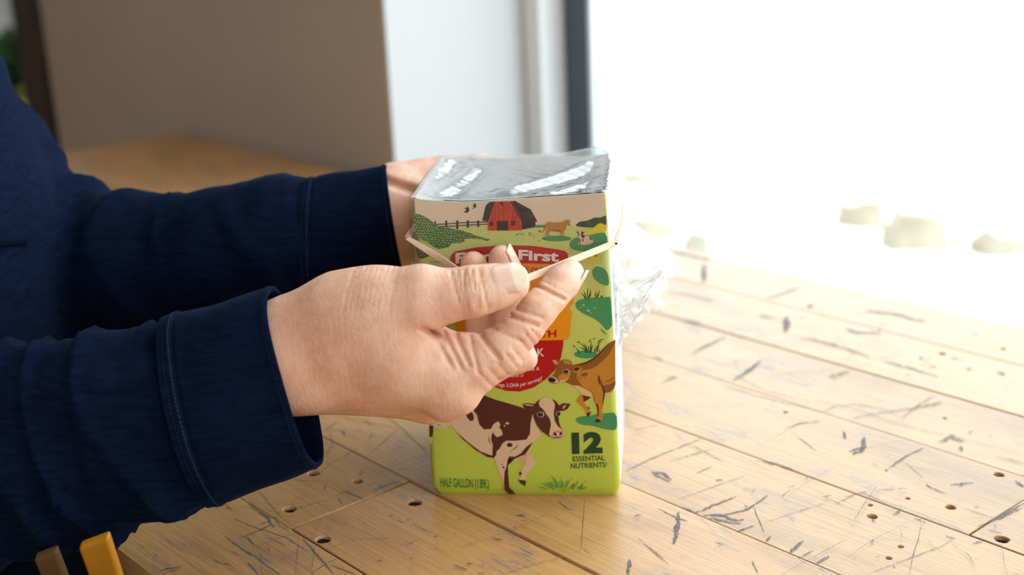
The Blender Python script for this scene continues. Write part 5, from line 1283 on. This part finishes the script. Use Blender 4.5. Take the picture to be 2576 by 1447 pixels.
# ================================================================ plastic wrap over the carton
def film(name, white, bumps, rough=0.04, fac=1.25):
    s = NT(name); s.t.nodes.remove(s.b)
    v = s.coords('Object')
    wv_ = s.n('ShaderNodeTexWave'); wv_.bands_direction = 'DIAGONAL'; wv_.inputs['Scale'].default_value = 55; wv_.inputs['Distortion'].default_value = 7; wv_.inputs['Detail'].default_value = 2; wv_.inputs['Detail Scale'].default_value = 0.6
    s.l(v, wv_.inputs['Vector'])
    n1_ = s.noise(v, 70, 4, 0.6, 1.2)
    h = s.math('ADD', s.math('MULTIPLY', wv_.outputs['Fac'], 0.25), n1_)
    nb = s.bump(h, bumps, 0.0035)
    tr_n = s.n('ShaderNodeBsdfTransparent'); tr_n.inputs['Color'].default_value = (0.97, 0.98, 0.985, 1)
    gs = s.n('ShaderNodeBsdfGlossy'); gs.inputs['Roughness'].default_value = rough; s.l(nb, gs.inputs['Normal'])
    df = s.n('ShaderNodeBsdfDiffuse'); df.inputs['Color'].default_value = (0.9, 0.92, 0.93, 1)
    tl_ = s.n('ShaderNodeBsdfTranslucent'); tl_.inputs['Color'].default_value = (0.9, 0.92, 0.93, 1)
    for q in (df, tl_): s.l(nb, q.inputs['Normal'])
    md = s.n('ShaderNodeMixShader'); md.inputs[0].default_value = 0.5; s.l(df.outputs[0], md.inputs[1]); s.l(tl_.outputs[0], md.inputs[2])
    m1 = s.n('ShaderNodeMixShader'); m1.inputs[0].default_value = white; s.l(tr_n.outputs[0], m1.inputs[1]); s.l(md.outputs[0], m1.inputs[2])
    lw = s.n('ShaderNodeLayerWeight'); lw.inputs['Blend'].default_value = 0.5; s.l(nb, lw.inputs['Normal'])
    fr = s.n('ShaderNodeMath', operation='MULTIPLY_ADD'); s.l(s.math('POWER', lw.outputs['Facing'], 4.5), fr.inputs[0]); fr.inputs[1].default_value = 0.9; fr.inputs[2].default_value = 0.05
    m2 = s.n('ShaderNodeMixShader'); s.l(s.math('MULTIPLY', fr.outputs[0], fac, True), m2.inputs[0]); s.l(m1.outputs[0], m2.inputs[1]); s.l(gs.outputs[0], m2.inputs[2])
    s.l(m2.outputs[0], s.out.inputs['Surface']); return s.m
m_film_top = film('film_top_white_sheen', 0.45, 0.13, 0.03, 1.5)  # white share stands in for bright reflections on the clear film
m_film = film('clear_film', 0.04, 0.25, 0.06, 0.9)
m_film_loose = film('loose_crumpled_film', 0.24, 0.7, 0.05, 1.5)
wrap = empty('plastic_wrap', CP(CW / 2, CW / 2, CH)); WL = np.array(wrap.location)
tag(wrap, 'clear plastic wrap stretched over the carton top, its crumpled end flaring out at the right', 'plastic wrap')
U1 = CW - 0.0040
r_ = np.random.default_rng(21)
def fbm(x, y, seed, octs=4, f0=30):
    rr = np.random.default_rng(seed); o = 0; a = 1
    for k in range(octs):
        for _ in range(3):
            th = rr.uniform(0, 6.28); o = o + a * np.sin(f0 * (x * math.cos(th) + y * math.sin(th)) + rr.uniform(0, 6.28) + 1.5 * np.sin(f0 * 0.6 * (x * math.sin(th) - y * math.cos(th)) + rr.uniform(0, 6)))
        f0 *= 1.9; a *= 0.5
    return o / 4
nn = 80
us = np.linspace(-0.0004, U1 + 0.0012, nn); ns = np.linspace(-0.0004, 0.0925, nn)
Uu, Nn = np.meshgrid(us, ns, indexing='ij')
zf = np.interp(us, rim_uv[:, 0], rim_uv[:, 1])[:, None]
e = np.clip(Nn / 0.03, 0, 1); zb = zf * (1 - e) + CH * e
bu = (us / U1)[:, None]; bn = Nn / 0.092
bu = bu + 0 * bn
sst = lambda x: np.clip(x, 0, 1) ** 2 * (3 - 2 * np.clip(x, 0, 1))
border = sst(bu * 9) * sst((1 - bu) * 9) * sst(bn * 9) * sst((1 - bn) * 9)
sag = -0.0062 * (16 * np.clip(bu * (1 - bu) * bn * (1 - bn), 0, 1)) ** 0.5 - 0.0012 * np.sin(bu * 7 + 1.2 * bn) * bn
def ridge(x0, y0, x1, y1, w_, a):
    d = np.array([x1 - x0, y1 - y0]); L = np.linalg.norm(d); d = d / L
    t = (bu - x0) * d[0] + (bn - y0) * d[1]; s = (bu - x0) * -d[1] + (bn - y0) * d[0]
    return a * np.exp(-(s / w_) ** 2) * np.clip(np.minimum(t, L - t) / (0.2 * L), 0, 1)
Zt = zb + 0.0007 + border * (sag + 0.0007 * fbm(Uu * 1.0, Nn, 4, 3, 60)) + border * (ridge(0.35, 0.15, 0.97, 0.90, 0.07, 0.0030) + ridge(0.08, 0.0, 0.22, 0.97, 0.07, 0.0022) + ridge(0.6, 0.05, 0.97, 0.45, 0.07, 0.0022))
Zt = Zt + 0.0030 * np.exp(-(((bu - 0.92) / 0.14) ** 2 + ((bn - 1.0) / 0.28) ** 2))
Pt = CORG + Uu[..., None] * CU + Nn[..., None] * CN + Zt[..., None] * np.array([0, 0, 1.0])
grid_mesh('top_film', Pt - WL, wrap, (m_film_top,), True)
# front skirt
nz = 40
zz = np.linspace(0, 1, nz)
low = 0.109 + 0.004 * np.sin(us * 110) + 0.003 * np.sin(us * 260 + 1)
Zf = (np.interp(us, rim_uv[:, 0], rim_uv[:, 1]) + 0.0009)[:, None] * (1 - zz) + low[:, None] * zz
Nf = -0.00115 - 0.00035 * fbm(Uu[:, :nz] * 1.0, Zf, 9, 3, 70) - 0.0003 * zz
Uf = np.repeat(us[:, None], nz, 1)
Pf = CORG + Uf[..., None] * CU + Nf[..., None] * CN + Zf[..., None] * np.array([0, 0, 1.0])
grid_mesh('front_film', Pf - WL, wrap, (m_film,), True)
# left skirt
Nl = np.repeat(ns[:, None], nz, 1); Zl = (CH + 0.0006) * (1 - zz) + 0.112 * zz + 0 * Nl
Ul = -0.0016 - 0.0005 * fbm(Nl, Zl, 13, 3, 60) - 0.001 * zz
Pl_ = CORG + Ul[..., None] * CU + Nl[..., None] * CN + Zl[..., None] * np.array([0, 0, 1.0])
grid_mesh('side_film', Pl_ - WL, wrap, (m_film,), True)
# right side: down to the band, then a loose flaring crumple
BZ0 = face_uv(1530, 612)[1]
na, nb_ = 110, 90
aa = np.linspace(0, 1, na)[:, None]; bb = np.linspace(0, 1, nb_)[None, :]
upper = np.clip(bb / 0.35, 0, 1); lowr = np.clip((bb - 0.35) / 0.65, 0, 1)
Na = -0.0006 + 0.0935 * aa + 0 * bb
lens = np.interp(aa, [0, 0.12, 0.3, 0.5, 0.7, 0.85, 1.0], [0.053, 0.047, 0.036, 0.031, 0.030, 0.050, 0.068])
flare = np.interp(aa, [0, 0.10, 0.3, 0.5, 0.65, 0.85, 1.0], [0.0012, 0.004, 0.017, 0.030, 0.024, 0.016, 0.020])
Zr = (CH + 0.0006 - 0.0014 * (1 - aa)) * (1 - upper) + BZ0 * upper - lens * lowr ** 1.1
t_ = np.clip(Zr / CH, 0, 1)
wallu = CW - 0.0040 * t_ + 0.0016 * np.sin(math.pi * t_) * np.sin(math.pi * np.clip((Na - 0.003) / 0.0885, 0, 1))
bulg = 0.0040 * np.sin(math.pi * upper) * np.clip(aa * 6, 0.15, 1) * np.clip((1 - upper) * 6, 0, 1)
Ur = wallu + 0.0012 + bulg + flare * np.sin(lowr * math.pi / 2) ** 1.3
cr_ = lowr * np.clip(0.25 + aa * 4, 0, 1)
fx = fbm(aa * 0.095 + 0 * bb, bb * 0.08 + 0 * aa, 31, 5, 110); fy = fbm(aa * 0.095 + 0 * bb, bb * 0.08 + 0 * aa, 32, 5, 110); fz_ = fbm(aa * 0.095 + 0 * bb, bb * 0.08 + 0 * aa, 33, 5, 90)
pleat = np.abs(((aa * 7 + 0.4 * bb) % 1.0) - 0.5) * 2 - 0.5
Ur = np.maximum(Ur + cr_ * (0.0030 * fx + 0.0060 * pleat * np.clip(aa * 4, 0, 1)) + 0.0004 * fx, wallu + 0.0006)
Na2 = Na + cr_ * 0.0035 * fy - 0.0 * lowr
Na2[:30] = np.maximum(Na2[:30], -0.0022)
Zr = Zr + cr_ * 0.0030 * fz_
Pr = CORG + Ur[..., None] * CU + Na2[..., None] * CN + Zr[..., None] * np.array([0, 0, 1.0])
grid_mesh('loose_film', Pr - WL, wrap, (m_film_loose,), True)
# a second crumpled fold in front of the flare, pulled towards the front corner
na, nb_ = 60, 60
aa = np.linspace(0, 1, na)[:, None]; bb = np.linspace(0, 1, nb_)[None, :]
Zg = BZ0 - 0.014 - 0.038 * bb + 0 * aa; tg = np.clip(Zg / CH, 0, 1)
Ng = 0.001 + 0.040 * aa * (1 - 0.55 * bb)
Ug = CW - 0.0040 * tg + 0.0022 + 0.026 * np.sin(math.pi * np.clip(aa * 0.9, 0, 1)) * (1 - bb) ** 0.9 * np.clip(bb * 5 + 0.25, 0, 1)
fx = fbm(aa * 0.05 + 0 * bb, bb * 0.05 + 0 * aa, 41, 5, 170); fy = fbm(aa * 0.05 + 0 * bb, bb * 0.05 + 0 * aa, 42, 5, 150)
Ug = np.maximum(Ug + 0.0030 * fx, CW - 0.0040 * tg + 0.0022); Ng = np.maximum(Ng + 0.0028 * fy, -0.0018); Zg = Zg + 0.0025 * fbm(aa * 0.05 + 0 * bb, bb * 0.05 + 0 * aa, 43, 5, 150)
Pg2 = CORG + Ug[..., None] * CU + Ng[..., None] * CN + Zg[..., None] * np.array([0, 0, 1.0])
grid_mesh('crumpled_end', Pg2 - WL, wrap, (m_film_loose,), True)

# ================================================================ rubber band
m_band = plain('cream_rubber', (0.66, 0.48, 0.34), 0.5, 0.35, noise=0.06, nscale=120, bump=0.15, bscale=500)
band = empty('rubber_band', at(1296, 716, .5585)); BL = np.array(band.location)
tag(band, 'cream rubber band stretched around the wrapped carton and pulled out by finger and thumb', 'rubber band')
def ribbon(name, pts, wd, th, twist, ref, sub=14):
    P = np.array(pts); d = np.r_[0, np.cumsum(np.linalg.norm(np.diff(P, axis=0), axis=1))]
    n_ = max(12, int(d[-1] / 0.0012)); t = np.linspace(0, d[-1], n_)
    Q = np.stack([np.interp(t, d, P[:, k]) for k in range(3)], -1)
    for _ in range(8): Q[1:-1] = 0.25 * Q[:-2] + 0.5 * Q[1:-1] + 0.25 * Q[2:]
    T = np.gradient(Q, axis=0); T /= np.linalg.norm(T, axis=1)[:, None]
    rows = []
    for i in range(n_):
        r0 = ref(t[i] / d[-1]) if callable(ref) else ref
        a = np.cross(T[i], r0); a /= np.linalg.norm(a); b_ = np.cross(T[i], a)
        ph = twist(t[i] / d[-1])
        w_ = math.cos(ph) * a + math.sin(ph) * b_; h_ = -math.sin(ph) * a + math.cos(ph) * b_
        rows.append([Q[i] + w_ * (wd / 2 * math.copysign(abs(math.cos(q)) ** 0.5, math.cos(q))) + h_ * (th / 2 * math.copysign(abs(math.sin(q)) ** 0.5, math.sin(q))) - BL for q in np.linspace(0, 2 * math.pi, 12, endpoint=False)])
    return grid_mesh(name, np.array(rows), band, (m_band,), True, closed=True)
zl = face_uv(1043, 597)[1]; zr = face_uv(1531, 609)[1]
cornL = CP(-0.0030, -0.0020, zl); cornR = CP(CW - 0.0008, -0.0028, zr)
ribbon('pulled_strand', [cornL, cornL * 0.6 + at(1155, 680, .603) * 0.4, at(1155, 680, .603), at(1225, 707, .588), at(1270, 716, .566), at(1300, 714, .5600)], 0.0033, 0.0011, lambda t: 0.3 + 5.2 * t, UPV)
ribbon('pulled_strand', [at(1285, 716, .5565), at(1310, 707, .5580), cornR * 0.5 + at(1312, 706, .558) * 0.5, cornR], 0.0033, 0.0011, lambda t: -0.45 + 1.0 * t + 0.5 * math.sin(6 * t), FWD)
nb1 = 0.0925
ribbon('wrapped_strand', [cornL, CP(-0.0036, 0.003, zl), CP(-0.0044, 0.045, zl - 0.002), CP(-0.0036, nb1, zl - 0.003), CP(0.004, nb1 + 0.0035, zl - 0.003), CP(0.045, nb1 + 0.0040, (zl + zr) / 2 - 0.003), CP(CW - 0.006, nb1 + 0.0035, zr - 0.002), CP(CW + 0.001, nb1 - 0.001, zr - 0.001), CP(CW + 0.0030, 0.045, zr), CP(CW + 0.0005, 0.002, zr), cornR], 0.0033, 0.0011, lambda t: 0.0, np.array([0, 0, 1.0]))
